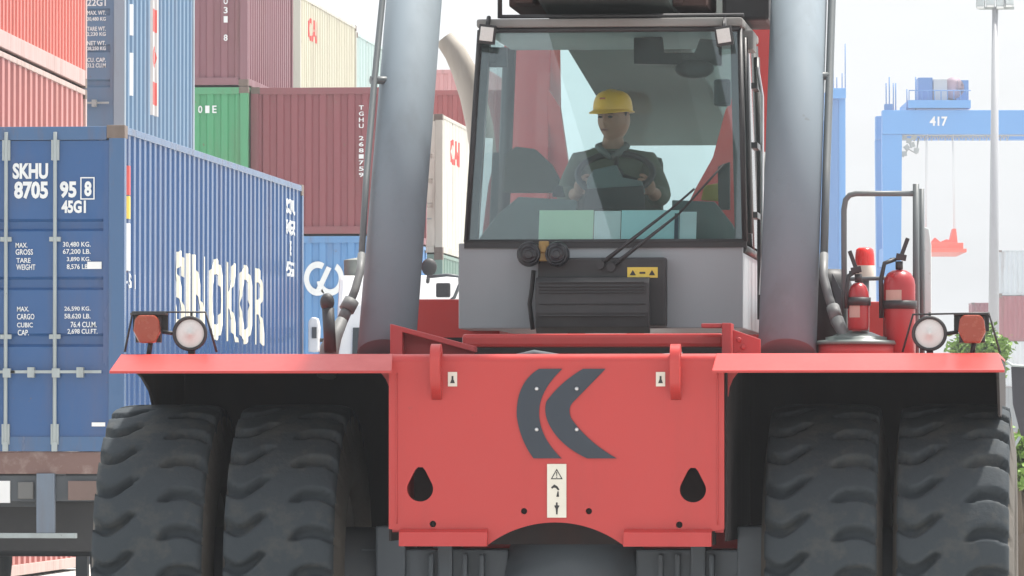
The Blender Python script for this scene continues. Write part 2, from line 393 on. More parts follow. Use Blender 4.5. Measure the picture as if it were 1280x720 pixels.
m = MB(); m.box(-ax(95), ax(95), -.03,.05,.655,.70); m.build('bumper_bar', GALV, T, .006)
m = MB(); m.box(ax(-25), ax(10), .03,.055,.965,1.16); m.build('number_plate', WHITE, T, .004)
for sgn in (1,-1):
    x0,x1 = sorted((sgn*ax(84), sgn*ax(121))); m = MB(); m.box(x0,x1,.0,.055,.99,1.16); m.build('tail_lamp', mat('dusty_lamp', (.15,.095,.08), .5), T, .01)
    x0,x1 = sorted((sgn*ax(20), sgn*ax(40))); m = MB(); m.box(x0,x1,.02,.055,1.0,1.15); m.build('reflector', mat('dusty_reflector', (.12,.12,.115), .6), T, .01)
tw = MB(); tw.lathe([(.0,-.11),(.28,-.11),(.30,-.13),(.46,-.14),(.51,-.12),(.52,0),(.51,.12),(.46,.14),(.30,.13),(.28,.11),(0,.11)], (0,0,0), 'x', 40)
tm = tw.mesh('tyre', RUBBER)
rm = MB(); rm.lathe([(0,.06),(.12,.06),(.14,.02),(.24,.04),(.27,.125),(.285,.125)], (0,0,0), 'x', 32)
rmm = rm.mesh('wheel', mat('trailer_wheel_paint', (.25,.25,.25), .6))
for y in (2.6,3.95):
    for sx in (-1,1):
        for off in (1.02,.70):
            w = link('wheel', rmm, T, (sx*off, y, .52), (0,0,0 if sx>0 else math.pi)); link('tyre', tm, w)
    m = MB(); m.cyl((-1.05,y,.52),(1.05,y,.52),.07); m.build('axle', DARKG, T)
m = MB(); m.box(ax(75),ax(115),1.75,1.80,.38,1.15); m.build('mud_flap', BLACK, T)
m = MB(); m.box(-ax(115),-ax(75),1.75,1.80,.38,1.15); m.build('mud_flap', BLACK, T)
for sx in (-1,1): 
    m = MB(); m.box(sx*.7-.06,sx*.7+.06,9.2,9.34,.02,1.0); m.box(sx*.7-.15,sx*.7+.15,9.1,9.44,0,.03); m.build('landing_leg', DARKG, T, .005)

# --- left stack (B): long sides receding
yB = R(2.2)
bB = dict(L=12.192, H=2.896, yaw=yB, far_edge_D=True, group='salmon red containers stacked at the far left')
B3 = container('faded red container at ground level, its foot seen beneath the trailer', 108, 74.4, .02, (.50,.17,.15), 'faded_salmon_paint', frame=(.5,.36,.32), per=.45, **bB)
B2 = container('faded salmon container with wide ribs, middle one of the far left stack', 108, 74.4, 2.92, (.50,.17,.15), 'faded_salmon_paint', frame=(.5,.36,.32), per=.45, **bB)
B1 = container('orange-red container with fine ribs, topmost of the far left stack', 108, 74.4, 5.83, (.60,.12,.085), 'orange_red_paint', frame=(.5,.33,.30), rail=.19, **bB)
# --- blue twenty-foot stack (C)
gC = 'blue containers stacked behind the trailer'
blueC = dict(doors=True, per=.34, group=gC, frame=(.24,.30,.36))
for k,lab in enumerate(['steel-blue container at the foot of the stack behind the trailer', 'steel-blue container, second from the ground behind the trailer', 'steel-blue container with a white strip of vertical red lettering on its side']):
    CC = container(lab, 155, 78, .02+2.6*k, (.085,.18,.30), 'steel_blue_paint', **blueC)
m = rect_mesh(.62, 2.0); decal_side(CC, 'white_strip', m, 2.55, 1.62, .34, mat('weathered_white_strip', (.50,.48,.48), .6, grime=.3))
for k,ch in enumerate('CLOU'):
    me = text_mesh('T1OI'[k], .34, .30, .006, .03); decal_side(CC, 'side_lettering', me, 2.55, 2.35-.48*k, .34, TXTR)
for z,h in ((2.25,.25),(1.75,.4),(1.05,.55)):
    decal_side(CC, 'sticker', rect_mesh(.22,h), .62, z, .34, WHITE)
scC = F/78
for v,txt in ((4,'22G1'),(17,'MAX. WT.'),(25,'30,480 KG'),(37,'TARE WT.'),(44,'2,230 KG'),(55,'NET WT.'),(62,'28,250 KG'),(76,'CU. CAP.'),(83,'33.2 CU.M')):
    decal_front(CC, 'lettering', txt, WID/2-(155-119)/scC, (567-v)/scC-3.8, .24, .055 if v>4 else .09, TXT, y=.012, bold=.02)
# --- row behind: green, maroon, light blue (E, F, G) and the one on top (D)
gE = 'containers stacked end-on in the back row'
DE = 107
def stk(lab, u, D, tier, col, nm, **k): return container(lab, u, D, .02+2.6*tier, col, nm, **k)
stk('dark red container at the bottom under the green one', 309.5, DE, 0, (.22,.05,.06), 'maroon_paint', group=gE)
stk('grey container between the green one and the lowest one', 309.5, DE, 1, (.25,.27,.28), 'plain_grey_paint', group=gE)
E_ = stk('bright green container wedged between the blue stack and the maroon one', 309.5, DE, 2, (.055,.30,.13), 'green_paint', group=gE)
D_ = stk('dark maroon container with a white vertical mark, on top of the green one', 309, DE, 3, (.22,.085,.105), 'plum_paint', group=gE)
stk('plain blue container at ground level beneath the light blue one', 486, DE, 0, (.09,.25,.5), 'light_blue_paint', group=gE)
G_ = stk('light blue container with a round white emblem, beneath the maroon one', 486, DE, 1, (.10,.30,.56), 'light_blue_paint', group=gE)
F_ = stk('maroon container with a vertical white number, between green one and grey hydraulic cylinder', 486, DE, 2, (.22,.05,.055), 'maroon_paint', group=gE)
sE = F/DE
def fx(u, edge): return WID/2-(edge-u)/sE
def fz(v, tier): return 1.4+(567-v)/sE-2.6*tier-.02
def vtext(par, body, u, v0, v1, edge, tier, m, w=.10):
    n = len(body); h = (v1-v0)/n
    for k,ch in enumerate(body):
        if ch == ' ': continue
        decal_front(par, 'lettering', ch, fx(u,edge), fz(v0+h*(k+.5),tier), w, h*.7/sE, m, y=.012, bold=.02)
vtext(F_, 'TGHU 2681759', 451, 130, 222, 486, 2, TXT, .085)
vtext(D_, 'GESU31 8', 281, -40, 52, 309, 3, TXT, .07)
for u,ch in ((249,'0'),(258,'1'),(267,'E')): decal_front(E_, 'lettering', ch, fx(u,309.5), fz(136,2), .075, .13, TXT, y=.012, bold=.02)
# emblem on the light blue container: ring with bars
ring = lambda r, n=36, a0=0, a1=360: [(r*math.cos(R(a0+(a1-a0)*i/n)), r*math.sin(R(a0+(a1-a0)*i/n))) for i in range(n+1)]
for cx, a0, a1 in ((396,60,300),(412,-170,60)):
    ol = ring(.24,30,a0,a1)+ring(.15,30,a0,a1)[::-1]; me = curve_plate([ol], .003)
    remap(me, lambda c: Vector((fx(cx,486)+c.x, .010-c.z, fz(348,1)+c.y*1.25))); me.materials.append(TXT); link('emblem', me, G_)
m = MB(); m.obox((fx(403,486), .010, fz(350,1)), (.09,.004,.5), (0,R(25),0)); m.build('emblem', TXT, G_)
# cream and pale containers further back (H)
cream = (.55,.52,.40)
for k in range(3):
    stk(['cream container on the ground behind the maroon one','cream container second from the ground behind the maroon one','cream container third from the ground behind the maroon one'][k], 375, 120, k, cream, 'cream_paint', L=9.1, doors=True, group='cream containers in the middle distance', frame=(.5,.48,.42))
H_ = stk('cream container with red lettering, above the maroon one', 375, 120, 3, cream, 'cream_paint', L=9.1, doors=True, group='cream containers in the middle distance', frame=(.5,.48,.42))
decal_side(H_, 'side_lettering', text_mesh('CAI', 1.5,.45,.002,.04), 2.0, 2.0, .278, TXTR)
for k in range(4):
    stk(['pale teal container on the ground behind the cream ones','pale teal container second from the ground behind the cream ones','pale teal container third from the ground behind the cream ones','pale teal container glimpsed right of the cream one, beside the grey cylinder'][k], 446, 131, k, (.42,.55,.53), 'pale_teal_paint', group='pale teal containers in the middle distance')
# white container beside the cab (I)
yI = 0
I1 = stk('dark green container on the ground under the white one beside the cab', 553, 114, 0, (.16,.27,.22), 'dull_green_paint', group=gE)
I2 = stk('dull green container right under the white one beside the cab', 553, 114, 1, (.16,.27,.22), 'dull_green_paint', group=gE, H=2.50)
I3 = container('white container with red lettering seen between grey cylinder and cab', 553, 114, 5.12, (.70,.68,.60), 'offwhite_paint', doors=True, L=6.058, H=2.60, group=gE, frame=(.5,.48,.42), grime=.35)
decal_side(I3, 'side_lettering', text_mesh('CAI', 1.7,.48,.002,.04), 2.3, 1.98, .278, TXTR)
for k in range(4): stk('maroon container in the distant stack seen past the exhaust stack, tier %s'%['one','two','three','four'][k] if k<3 else 'distant maroon container rising behind the white one, left of the exhaust stack', 640, 151.6, k, (.30,.05,.05), 'deep_red_paint', L=12.192, group='far red containers behind the cab')
for k in range(5): stk('rose container in the farthest stack, tier %s'%['one','two','three','four'][k] if k<4 else 'rose container faintly seen above the distant maroon one', 610, 185, k, (.55,.25,.25), 'rose_paint', L=12.192, group='rose containers behind the cab')

# right-hand far stacks: long sides to the camera
def longside(lab, u0, D, z, col, nm, grp):
    p = at(u0, 567, D)
    return container(lab, 0, 0, z, col, nm, L=12.192, yaw=-math.pi/2+PSI, xyz=(p.x+WID*math.sin(-PSI)*0, p.y, 0), group=grp)
gR = 'distant containers at the right edge'
names = ['ground-level','second tier','third tier']
for k in range(5):
    col, nm, lb = [((.22,.06,.07),'deep_red_paint','distant dark red container at the bottom of the right-edge stack'),
                   ((.25,.27,.28),'plain_grey_paint','distant grey container second from the bottom at the right edge'),
                   ((.60,.63,.65),'dusty_white_paint','distant whitish container just above the fender at the right edge'),
                   ((.30,.06,.08),'wine_red_paint','distant wine red container below the pale grey one at the right edge'),
                   ((.50,.56,.60),'pale_grey_paint','distant pale grey container topmost at the right edge')][k]
    longside(lb, 1249, 350, .02+2.6*k, col, nm, gR)
for k in range(4):
    longside(['distant wine red container at the foot of the stack left of the lamp mast','distant wine red container second in the stack left of the lamp mast','distant wine red container third in the stack left of the lamp mast','distant wine red container on top of the stack behind the lamp mast'][k], 1215, 366, .02+2.6*k+ .35*(k==3)*0, (.30,.06,.08), 'wine_red_paint', gR)

# ================================================================== REACH STACKER
RS = thing('reach_stacker', 'big red reach stacker with grey glazed cab and dual front tyres, facing the camera', 'reach stacker')
def arc(cx, cz, r, a0, a1, n=24, rz=None):
    rz = rz or r
    return [(cx+r*math.cos(R(a0+(a1-a0)*i/n)), cz+rz*math.sin(R(a0+(a1-a0)*i/n))) for i in range(n+1)]
def p0(u, v): q = my(u, v, 0); return (q.x, q.z)
# front plate with its cut-outs
X0, Z1 = p0(486, 452); X1, _ = p0(905, 452)
_, ZB = p0(600, 668); _, ZL = p0(600, 683); CX, ZA = p0(694, 653)
_, ZS = p0(600, 664)
hwA = (p0(782,680)[0]-p0(608,680)[0])/2
outer = [(X0, Z1), (X0, ZS+.01), (X0+.06, ZS), (X0+.065, ZL), (CX-hwA-.02, ZL)]
# arch over the axle housing
hgt = ZA-ZL; rad = (hwA**2+hgt**2)/(2*hgt); a = math.degrees(math.asin(hwA/rad))
outer += arc(CX, ZA-rad, rad, 90+a, 90-a, 28)
outer += [(CX+hwA+.02, ZL), (X1-.065, ZL), (X1-.06, ZS), (X1, ZS+.01), (X1, Z1)]
def tear(u, v):
    x, z = p0(u, v); w = 16.5/274
    return [(x, z+.0)] and arc(x, z-.015, w, -205, 25, 22, .058)+[(x+.024, z+.07), (x+.012, z+.084), (x-.012, z+.084), (x-.024, z+.07)]
holes = [tear(525, 607), tear(866, 608)]
for u, v, r in ((541,655,4.2),(655,639,4.0),(736,639,4.0),(849,656,4.2)):
    x, z = p0(u, v); holes.append(arc(x, z, r/274, 0, 342, 18))
me = curve_plate([outer]+holes, .03); remap(me, lambda c: Vector((c.x, .017-c.z, c.y))); me.materials.append(RED)
link('front_plate', me, RS)
# rolled top edge of the plate
m = MB(); r_ = .035
m.add([(x, .003+r_-r_*math.sin(R(a_)) , Z1-.0005+r_*(1-math.cos(R(a_)))*0+ r_*math.cos(R(a_))*0 + r_*math.sin(R(90-a_))*0 + r_*(math.cos(R(a_)))) for a_ in range(90,-1,-15) for x in (X0, X1)],
      [(2*i, 2*i+1, 2*i+3, 2*i+2) for i in range(6)], True)
m.box(X0, X1, .003+r_, .16, Z1+r_-.012, Z1+r_-.0005)
m.build('plate_top_edge', RED, RS)
# lower lips
for ua, ub in ((500,610),(780,890)):
    xa, xb = p0(ua,660)[0], p0(ub,660)[0]; za, zb = p0(0,661)[1], p0(0,682)[1]
    m = MB(); m.prism([(-.001,za+.004),(-.045,za-.012),(-.055,zb),(-.001,zb)], xa, xb, 'x'); m.build('lower_lip', RED, RS, .004)
for sx in (-1,1):
    m = MB(); pts = [(sx*.735, -.0005, 1.08+.03*k+random.uniform(-.004,.004)) for k in range(24)]
    m.tube(pts, .0035, 6); m.build('weld_seam', RED, RS)
# emblem (two dark chevron plates with bolts)
def bez(pts, n=14):
    out = []
    for seg in pts:
        if len(seg) == 2: out.append(seg)
        else:
            a_, b_, c_ = seg
            for i in range(n+1): t = i/n; out.append(tuple((1-t)**2*a_[k]+2*t*(1-t)*b_[k]+t*t*c_[k] for k in (0,1)))
    return out
e1 = bez([((703,461)), ((674,461)), ((674,461),(645,478),(646,520)), ((646,520),(650,550),(667,573)), (702,573), ((702,573),(676,548),(674,520)), ((674,520),(672,490),(703,461))])
e2 = bez([(757,461), (729,461), ((729,461),(700,478),(683,502)), ((683,502),(678,520),(692,540)), ((692,540),(706,560),(734,573)), (771,573), ((771,573),(735,553),(714,523)), ((714,523),(709,511),(716,503)), (757,461)])
for e in (e1, e2):
    me = curve_plate([[p0(u,v) for u,v in e]], .006); remap(me, lambda c: Vector((c.x, -.002-c.z, c.y))); me.materials.append(LOGO); link('emblem', me, RS)
for u, v in ((671,486),(721,486),(671,537),(721,537)):
    x, z = p0(u,v); m = MB(); m.lathe([(0,-.013),(.006,-.013),(.009,-.009),(.010,-.004)], (x,0,z), 'y', 14); m.build('emblem_bolt', CHROME, RS)
# stickers on the plate
def sticker(u0,v0,u1,v1,m_=STICK,y=-.002):
    (xa,zb),(xb,za) = p0(u0,v1), p0(u1,v0)[:1]+p0(u1,v0)[1:]
    m = MB(); m.box(xa,xb,y-.002,y,zb,za); return m.build('warning_sticker', m_, RS)
s1 = sticker(684,580,708,647)
def ink(polys, par, y=-.0045, m_=INK):
    mes = []
    for outs in polys:
        me = curve_plate([[p0(u,v) for u,v in ol] for ol in outs], .0015); remap(me, lambda c: Vector((c.x, y-c.z, c.y))); mes.append(me)
    me = join_meshes('pictogram', mes, m_); return link('pictogram', me, par)
tri = lambda cx,cy,s: [(cx-s,cy+s*.8),(cx+s,cy+s*.8),(cx,cy-s*.95)]
ink([[tri(696,593,7.5), tri(696,593.4,5.6)], [[(695.3,590),(696.7,590),(696.4,595),(695.6,595)]], [[(695.4,596),(696.6,596),(696.6,597.2),(695.4,597.2)]],
     [[(689,609),(693,605.5),(697,608),(699.5,612),(697.5,613),(695,610),(692.5,609.5),(690,611)]], [[(697,614),(698.3,614),(699,621),(695.5,621)]],
     [[(695,628),(697.2,628),(697.2,631.5),(699.5,632),(697.5,636),(697,643),(695.3,643),(694.8,636),(692.8,632),(695,631.5)]]], s1)
for ua, ub in ((560,571.5),(820,831.5)):
    s_ = sticker(ua,465,ub,483)
    c = (ua+ub)/2; ink([[[(c-1.2,470),(c+1.2,470),(c+1.2,474),(c+3,479),(c-3,479),(c-1.2,474)]]], s_)
# lifting eyes
for u in (546, 845):
    x, zt = p0(u, 430); zb = p0(u, 503)[1]; zm = p0(u, 468)[1]
    ol = arc(-.02, zt-.075, .075, 200, -20, 14)+[(.09,Z1+.0),(.02,Z1-.0),(.003,zb+.02),(-.008,zb+.012),(-.085,zm-.03)]
    me = curve_plate([[(q[0],q[1]) for q in ol], arc(-.02, zt-.075, .036, 0, 340, 16)], .045)
    remap(me, lambda c: Vector((x+c.z, c.x, c.y))); me.materials.append(RED); link('lifting_eye', me, RS)
# chassis
m = MB(); 
for sx in (-1,1):
    a_, b_ = sorted((sx*.76, sx*.72)); m.box(a_,b_,.035,2.2,1.04,Z1-.004); m.box(a_,b_,2.2,7.4,.75,1.85)
m.box(-.71,.71,2.3,2.34,.75,1.80); m.box(-.715,.715,.165,.9,1.70,1.73)
m.build('chassis_frame', REDD, RS, .004)
m = MB(); m.box(-.70,.70,.40,.45,.98,1.69); m.build('inner_bulkhead', SHADED, RS)
# axle
m = MB()
m.lathe([(0,-.40),(.10,-.40),(.20,-.37),(.29,-.27),(.335,-.12),(.345,0),(.345,.3),(.2,.4),(0,.4)], (CX, 1.0, .80), 'y', 44)
m.build('differential_housing', AXLE, RS)
m = MB()
for sx in (-1,1):
    m = MB(); a_,b_ = sorted((sx*.30, sx*1.0)); m.box(a_,b_,.80,1.22,.62,.95)
    for xx in (.42,.50,.66): m.box(sx*xx-.012, sx*xx+.012, .74, .80, .66, .93)
    a_,b_ = sorted((sx*.78, sx*.92)); m.box(a_,b_,.74,1.25,.50,1.06)
    a_,b_ = sorted((sx*.56, sx*.63)); m.box(a_,b_,.76,1.25,.55,1.0); m.build('axle_beam', AXLE, RS, .01)
m = MB()
for sx in (-1,1): m = MB(); m.cyl((sx*.9,1.0,.815),(sx*2.0,1.0,.815),.24); m.build('axle_hub', DARKG, RS)
# tyres
def make_tyre(Rr=.817, hwid=.285, N=27):
    per = 18; n = N*per
    sec = []
    for i in range(37):
        s = -1+2*i/36; x = s*.252; r = Rr-.006*s*s-.016*abs(s)**9; sec.append((x, r, s))
    side = [(.258,.760),(.262,.72),(.272,.66),(.280,.60),(.278,.54),(.275,.48),(.25,.43),(.22,.415)]
    left = [(-x, r, None) for x, r in side][::-1]; right = [(x, r, None) for x, r in side]
    sec = left+sec+right; vs = []
    sm = lambda t: max(0,min(1,t))**2*(3-2*max(0,min(1,t)))
    for j in range(n):
        th = 2*math.pi*j/n
        for x, r, s in sec:
            rr = r; q = x/.252
            if abs(q) > .18 and r > .68:
                aq = abs(q)
                if q < 0: ph = j/per - .20*math.cos((aq-.18)/.82*math.pi*1.5) + .06
                else: ph = j/per + .5 - .22*math.sin((aq-.18)/.82*math.pi*.9) 
                d = abs((ph % 1)-.5)
                w = .16 if aq > .4 else .16*sm((aq-.12)/.28)
                g_ = 1-sm((d-w*.55)/(w*.6+1e-4))
                dep = .062*sm((aq-.16)/.18)
                if s is None: dep *= max(0, (r-.66)/.12)
                rr = r-dep*g_
            rr -= 0
            vs.append((x, -rr*math.cos(th), rr*math.sin(th)))
    k = len(sec); fs = [(j*k+i, j*k+i+1, ((j+1)%n)*k+i+1, ((j+1)%n)*k+i) for j in range(n) for i in range(k-1)]
    mb = MB(); mb.add(vs, fs, True); me = mb.mesh('tyre', RUBBER)
    me.materials.append(mat('dusty_sidewall', (.085,.075,.062), .85, grime=.5, gcol=(.14,.12,.10), streak=False, bump=.3, scale=2))
    for p in me.polygons:
        if abs(p.center.x) > .2565 or math.hypot(p.center.y, p.center.z) < .73: p.material_index = 1
    return me
TY = make_tyre()
rm = MB(); rm.lathe([(0,.05),(.18,.05),(.22,.0),(.34,.0),(.40,.18),(.425,.22),(.43,.20),(.41,.0),(.41,-.2),(.43,-.22)], (0,0,0), 'x', 36)
RM = rm.mesh('wheel', mat('wheel_rim_paint', (.30,.28,.26), .6, grime=.5))
for x in (-1.93,-1.315,1.19,1.795):
    w = link('wheel', RM, RS, (x, 1.0, .817), (0,0,0 if x>0 else math.pi))
    t_ = link('tyre', TY, w, None, (0,0,0 if x>0 else math.pi))
for x in (-1.35, 1.35):   # rear steering wheels
    w = link('wheel', RM, RS, (x, 7.0, .817), (0,0,0 if x>0 else math.pi)); link('tyre', TY, w)
# fenders
LIPT = my(0,443,.0).z; LIPB = my(0,464,-.16).z
for sx, ua, ub, uc, ud in ((-1,150,490,137,490),(1,895,1248,890,1256)):
    xa, xb = p0(ua,443)[0], p0(ub,443)[0]; xc = my(uc,464,-.15).x; xd = my(ud,464,-.15).x
    m = MB()
    th = .012
    # top sheet + slanted front lip as one folded sheet
    xo = -2.04 if sx<0 else xa; xi = xb if sx<0 else 2.06
    T0, T1 = (xa, xb)
    m.add([(T0,1.95,LIPT+.0),(T1,1.95,LIPT),(T1,.03,LIPT),(T0,.03,LIPT),(xc,-.16,LIPB),(xd,-.16,LIPB),
           (T0,1.95,LIPT-th),(T1,1.95,LIPT-th),(T1,.02,LIPT-th-.004),(T0,.02,LIPT-th-.004),(xc,-.16,LIPB-th),(xd,-.16,LIPB-th)],
          [(0,1,2,3),(3,2,5,4),(7,6,9,8),(8,9,10,11),(4,5,11,10),(0,3,9,6),(3,4,10,9),(1,7,8,2),(2,8,11,5),(0,6,7,1)])
    f = m.build('fender', RED, RS, .003)
    # side skirt
    xs = T0+.004 if sx < 0 else T1-.004
    sk = [(.02,LIPT-.02),(.62,LIPT-.10),(.85,LIPT-.16),(1.02,LIPT-.27),(1.14,LIPT-.42),(1.3,LIPT-.75),(1.5,1.0),(1.9,.9),(1.94,LIPT-.02)] if sx<0 else [(.02,LIPT-.02),(.10,LIPT-.12),(.4,LIPT-.28),(1.2,LIPT-.30),(1.5,LIPT-.32),(1.8,LIPT-.5),(1.94,LIPT-.9),(1.94,LIPT-.02)]
    m = MB(); m.prism(sk, xs-.006, xs+.006, 'x'); m.build('side_skirt', SHADED, f)
    # wheel arch: near-black sheet painting in the shade under the top, back wall, rounded inner corner
    xin = (-.775 if sx<0 else .775); xo = xs - .01*sx
    ol = [(xin, LIPT-.025), (xo, LIPT-.025)]
    m = MB(); 
    a_, b_ = sorted((xin, xo)); m.box(a_,b_,.05,1.93,LIPT-.034,LIPT-.022)
    m.box(a_,b_,1.90,1.93,.80,LIPT-.034); m.build('shaded_arch_lining', SHADED, f)
    m = MB(); sg = sx
    prof = [(xin-.0*sg, LIPT-.036)]+[(xin+sg*(.16-.16*math.sin(R(q))), LIPT-.036-.16+.16*math.cos(R(q))) for q in range(0,91,15)]
    m.prism(prof, .10, .16, 'y'); m.build('corner_gusset', REDD, f)
m = MB()
for sx in (-1,1):
    a_,b_ = sorted((sx*.765, sx*.775)); m = MB(); m.box(a_,b_,.04,1.9,1.0,LIPT-.04); m.build('inner_arch_wall', SHADED, RS)


# lamps on the fenders
LENS = mat('frosted_headlight', (.62,.63,.61), .25, grime=.25, gcol=(.45,.42,.38), streak=False, scale=8)
AMB = mat('amber_red_lens', (.27,.045,.02), .25, grime=.5, gcol=(.32,.10,.03), streak=False, scale=6)
yl = .12
def pl(u, v, y=yl): q = my(u, v, y); return q.x, q.z
for head, ind, fr_, shx in ((238,185,((155,440),(165,390),(256,390),(270,440)),(164,208)), (1162,1215,((1128,440),(1141,393),(1236,391),(1250,443)),(1192,1236))):
    x, z = pl(head, 417); r_ = 20/273
    m = MB(); m.lathe([(0,.10),(.03,.10),(r_*.8,.05),(r_+.006,.0),(r_+.008,-.02),(r_-.004,-.024),(r_-.008,-.014)], (x,yl,z), 'y', 36); hb = m.build('headlight', BLACK, RS)
    m = MB(); m.lathe([(0,-.020),(r_*.12,-.021),(r_*.14,-.017),(r_*.6,-.016),(r_-.006,-.010)], (x,yl,z), 'y', 36); m.build('lens', LENS, hb)
    m = MB(); m.cyl((x,yl+.04,z-.05),(x,yl+.04,LIPT-.002),.008); m.obox((x,yl+.04,LIPT+.012),(.03,.03,.02)); m.build('headlight_bracket', BLACK, RS)
    xi, zi = pl(ind, 412)
    xa, zt = pl(shx[0], 390); xb, zb_ = pl(shx[1], 414)
    m = MB(); m.box(xa, xb, yl-.01, yl+.09, zb_, zt-.003) if False else m.box(xa,xb,yl+.05,yl+.06,zb_,zt-.004); m.box(xa,xb,yl-.03,yl+.05,zt-.014,zt-.004)
    m.build('lamp_shield', BLACK, RS, .002)
    m = MB(); w_ = 17/273; h_ = 18/273
    m.prism([(xi-w_*.9,zi+h_*.7),(xi-w_*.6,zi+h_),(xi+w_*.6,zi+h_),(xi+w_*.9,zi+h_*.7),(xi+w_,zi-h_*.2),(xi+w_*.62,zi-h_*.95),(xi-w_*.55,zi-h_*.95),(xi-w_,zi-h_*.1)], yl-.05, yl+.0, 'y')
    il = m.build('indicator_lamp', AMB, RS, .012)
    m = MB(); m.box(xi-w_*.95,xi+w_*.95,yl+.003,yl+.04,zi-h_*.9,zi+h_*.95); m.cyl((xi,yl+.02,LIPT),(xi+.01,yl+.02,zi-h_*.8),.012,n=10); m.build('lamp_housing', BLACK, il, .004)
    m = MB(); pts = [(pl(u,v)[0], yl+.02, max(pl(u,v)[1], LIPT+.003)) for u,v in fr_]
    m.tube(pts, .0055, 8); m.cyl((xi+(w_ if head>ind else -w_),yl+.03,zi-.01),(x-(r_ if head>ind else -r_),yl+.03,z),.009,n=8)
    m.build('lamp_guard', BLACK, RS)
    m = MB(); m.tube([(x,yl+.03,z+r_*.7),(x,yl+.03,zt)],.006,8); m.build('lamp_hanger', BLACK, RS)

# cross beam and brackets in front of the cab
def p2(u, v, y): q = my(u, v, y); return (q.x, q.z)
yb = 1.65
xa, zb = p2(578,426,yb); xb, _ = p2(905,426,yb)
m = MB(); m.box(xa,xb,yb-.02,yb+.05,zb-.033,zb+.033); m.build('cross_beam', RED, RS, .018)
m = MB(); m.box(-.74,.74,2.05,2.09,1.6,1.97); m.box(-.7,.7,.9,2.0,1.735,1.75); m.build('inner_bulkhead', SHADED, RS)
m = MB()
xq, zq = p2(645,440,1.2); 
for k in range(9):
    x = -.62+.15*k+random.uniform(-.03,.03); m.cyl((x,1.1+.05*(k%3),1.75),(x+.02,1.1,1.80+.03*(k%2)),.03,n=10)
m.tube([(-.5,1.0,1.80),(-.2,1.05,1.87),(.1,1.0,1.82),(.5,1.1,1.86)],.022,8)
m.tube([(-.35,.9,1.78),(0,.85,1.84),(.45,.9,1.80)],.02,8)
m.build('hose_bundle', DARKG, RS)
for sx in (-1,1):
    # upright bracket by the cylinder foot: a slanting channel
    if sx < 0: A_, B_, C_, D_ = p2(489,405,1.45), p2(600,434,yb), p2(600,448,yb), p2(489,448,1.45)
    else: A_, B_, C_, D_ = p2(948,424,1.45), p2(905,404,yb), p2(905,448,yb), p2(948,448,1.45)
    m = MB()
    if sx < 0:
        m.prism([A_, (B_[0],B_[1]), (B_[0],B_[1]-.028), (A_[0]+.06,A_[1]-.04), (A_[0]+.06,1.80), (A_[0],1.80)], 1.40, 1.52, 'y')
        m.prism([(A_[0]+.03,A_[1]-.03),(B_[0],B_[1]-.02),(B_[0]-.12,1.80),(A_[0]+.03,1.80)], 1.521, 1.54, 'y')
    else:
        x0_,z0_ = p2(903,404,1.45); m.box(x0_,x0_+.045,1.40,1.62,1.80,z0_)
        m.prism([(x0_+.05,z0_-.03),(A_[0]+.01,A_[1]),(A_[0]+.01,1.80),(x0_+.05,1.80)], 1.45, 1.47, 'y')
        m.box(x0_-.10,x0_-.002,1.42,1.6,z0_-.022,z0_-.002)
        for k in range(3): m.lathe([(0,-.012),(.012,-.012),(.014,0)], (x0_+.08+.02*(k%2),1.45,z0_-.08-.035*k), 'y', 8)
    m.build('cylinder_foot_bracket', REDD if sx<0 else REDD, RS, .004)
# side lumps of body behind
m = MB(); xa_, zt_ = p2(523,374,3.0); xb_,_ = p2(600,374,3.0)
m.box(-1.05, xb_+.1, 3.0, 6.6, 1.2, zt_); m.build('battery_box', RED, RS, .01)
xa_, zt_ = p2(1083,377,3.0); xb_,_ = p2(1110,377,3.0)
m = MB(); m.box(.85, xb_+.0, 3.0, 6.4, 1.2, zt_); m.build('fuel_tank', RED, RS, .01)
# towers carrying the boom pivot
for sx in (-1,1):
    ol = [(5.4,.9),(8.2,.9),(8.2,1.9),(6.5,2.5),(6.3,3.78),(5.75,3.78),(5.4,2.5)]
    m = MB(); a_,b_ = sorted((sx*.54, sx*.80)); m.prism(ol, a_, b_, 'x')
    m.build('boom_tower', RED, RS, .01)
for sx in (-1,1):
    a0 = [(-.545,3.4),(-.545,1.5),(-.38,1.5),(-.415,2.85),(-.48,3.3)] if sx < 0 else [(.545,3.5),(.545,1.5),(.10,1.5),(.20,2.72),(.27,2.86),(.36,3.02),(.43,3.28)]
    m = MB(); m.prism(a0, 5.6, 5.68, 'y'); m.build('tower_gusset', RED, RS)
# boom
m = MB()
m.add([(x,y,z) for y,zb_,zt_ in ((8.3,3.22,4.0),(-3.0,4.10,4.9)) for x,z in ((-.33,zb_),(.33,zb_),(.33,zt_),(-.33,zt_))],
      [(0,1,5,4),(1,2,6,5),(2,3,7,6),(3,0,4,7),(0,3,2,1),(4,5,6,7)])
bo = m.build('boom', mat('boom_grey_paint', (.07,.085,.08), .95, grime=.2, spec=.08), RS, .02)
m = MB(); m.box(-.50,.50,2.9,3.7,3.655,4.2); m.box(-.46,-.36,2.7,2.9,3.66,4.1)
for k,x in enumerate((-.25,-.02,.2,.33)): m.box(x,x+.05,2.85,2.9,3.66,4.1)
m.build('boom_bracket', BOOM, bo, .01)
m = MB(); m.box(.56,.80,3.2,3.9,3.60,4.2); m.cyl((-1.2,3.28,4.26),(1.2,3.28,4.26),.10); m.build('cylinder_head', BLACK, bo, .02)
# lift cylinders + pipes
for sx in (-1,1):
    d = Vector((0,1.2,1.8)).normalized(); a_ = Vector((sx*.965-(.018 if sx<0 else 0),1.58,1.70))+d*.21
    m = MB(); m.cyl(a_, a_+d*3.15, .141, .141, 48); lc = m.build('lift_cylinder', STEELG, RS)
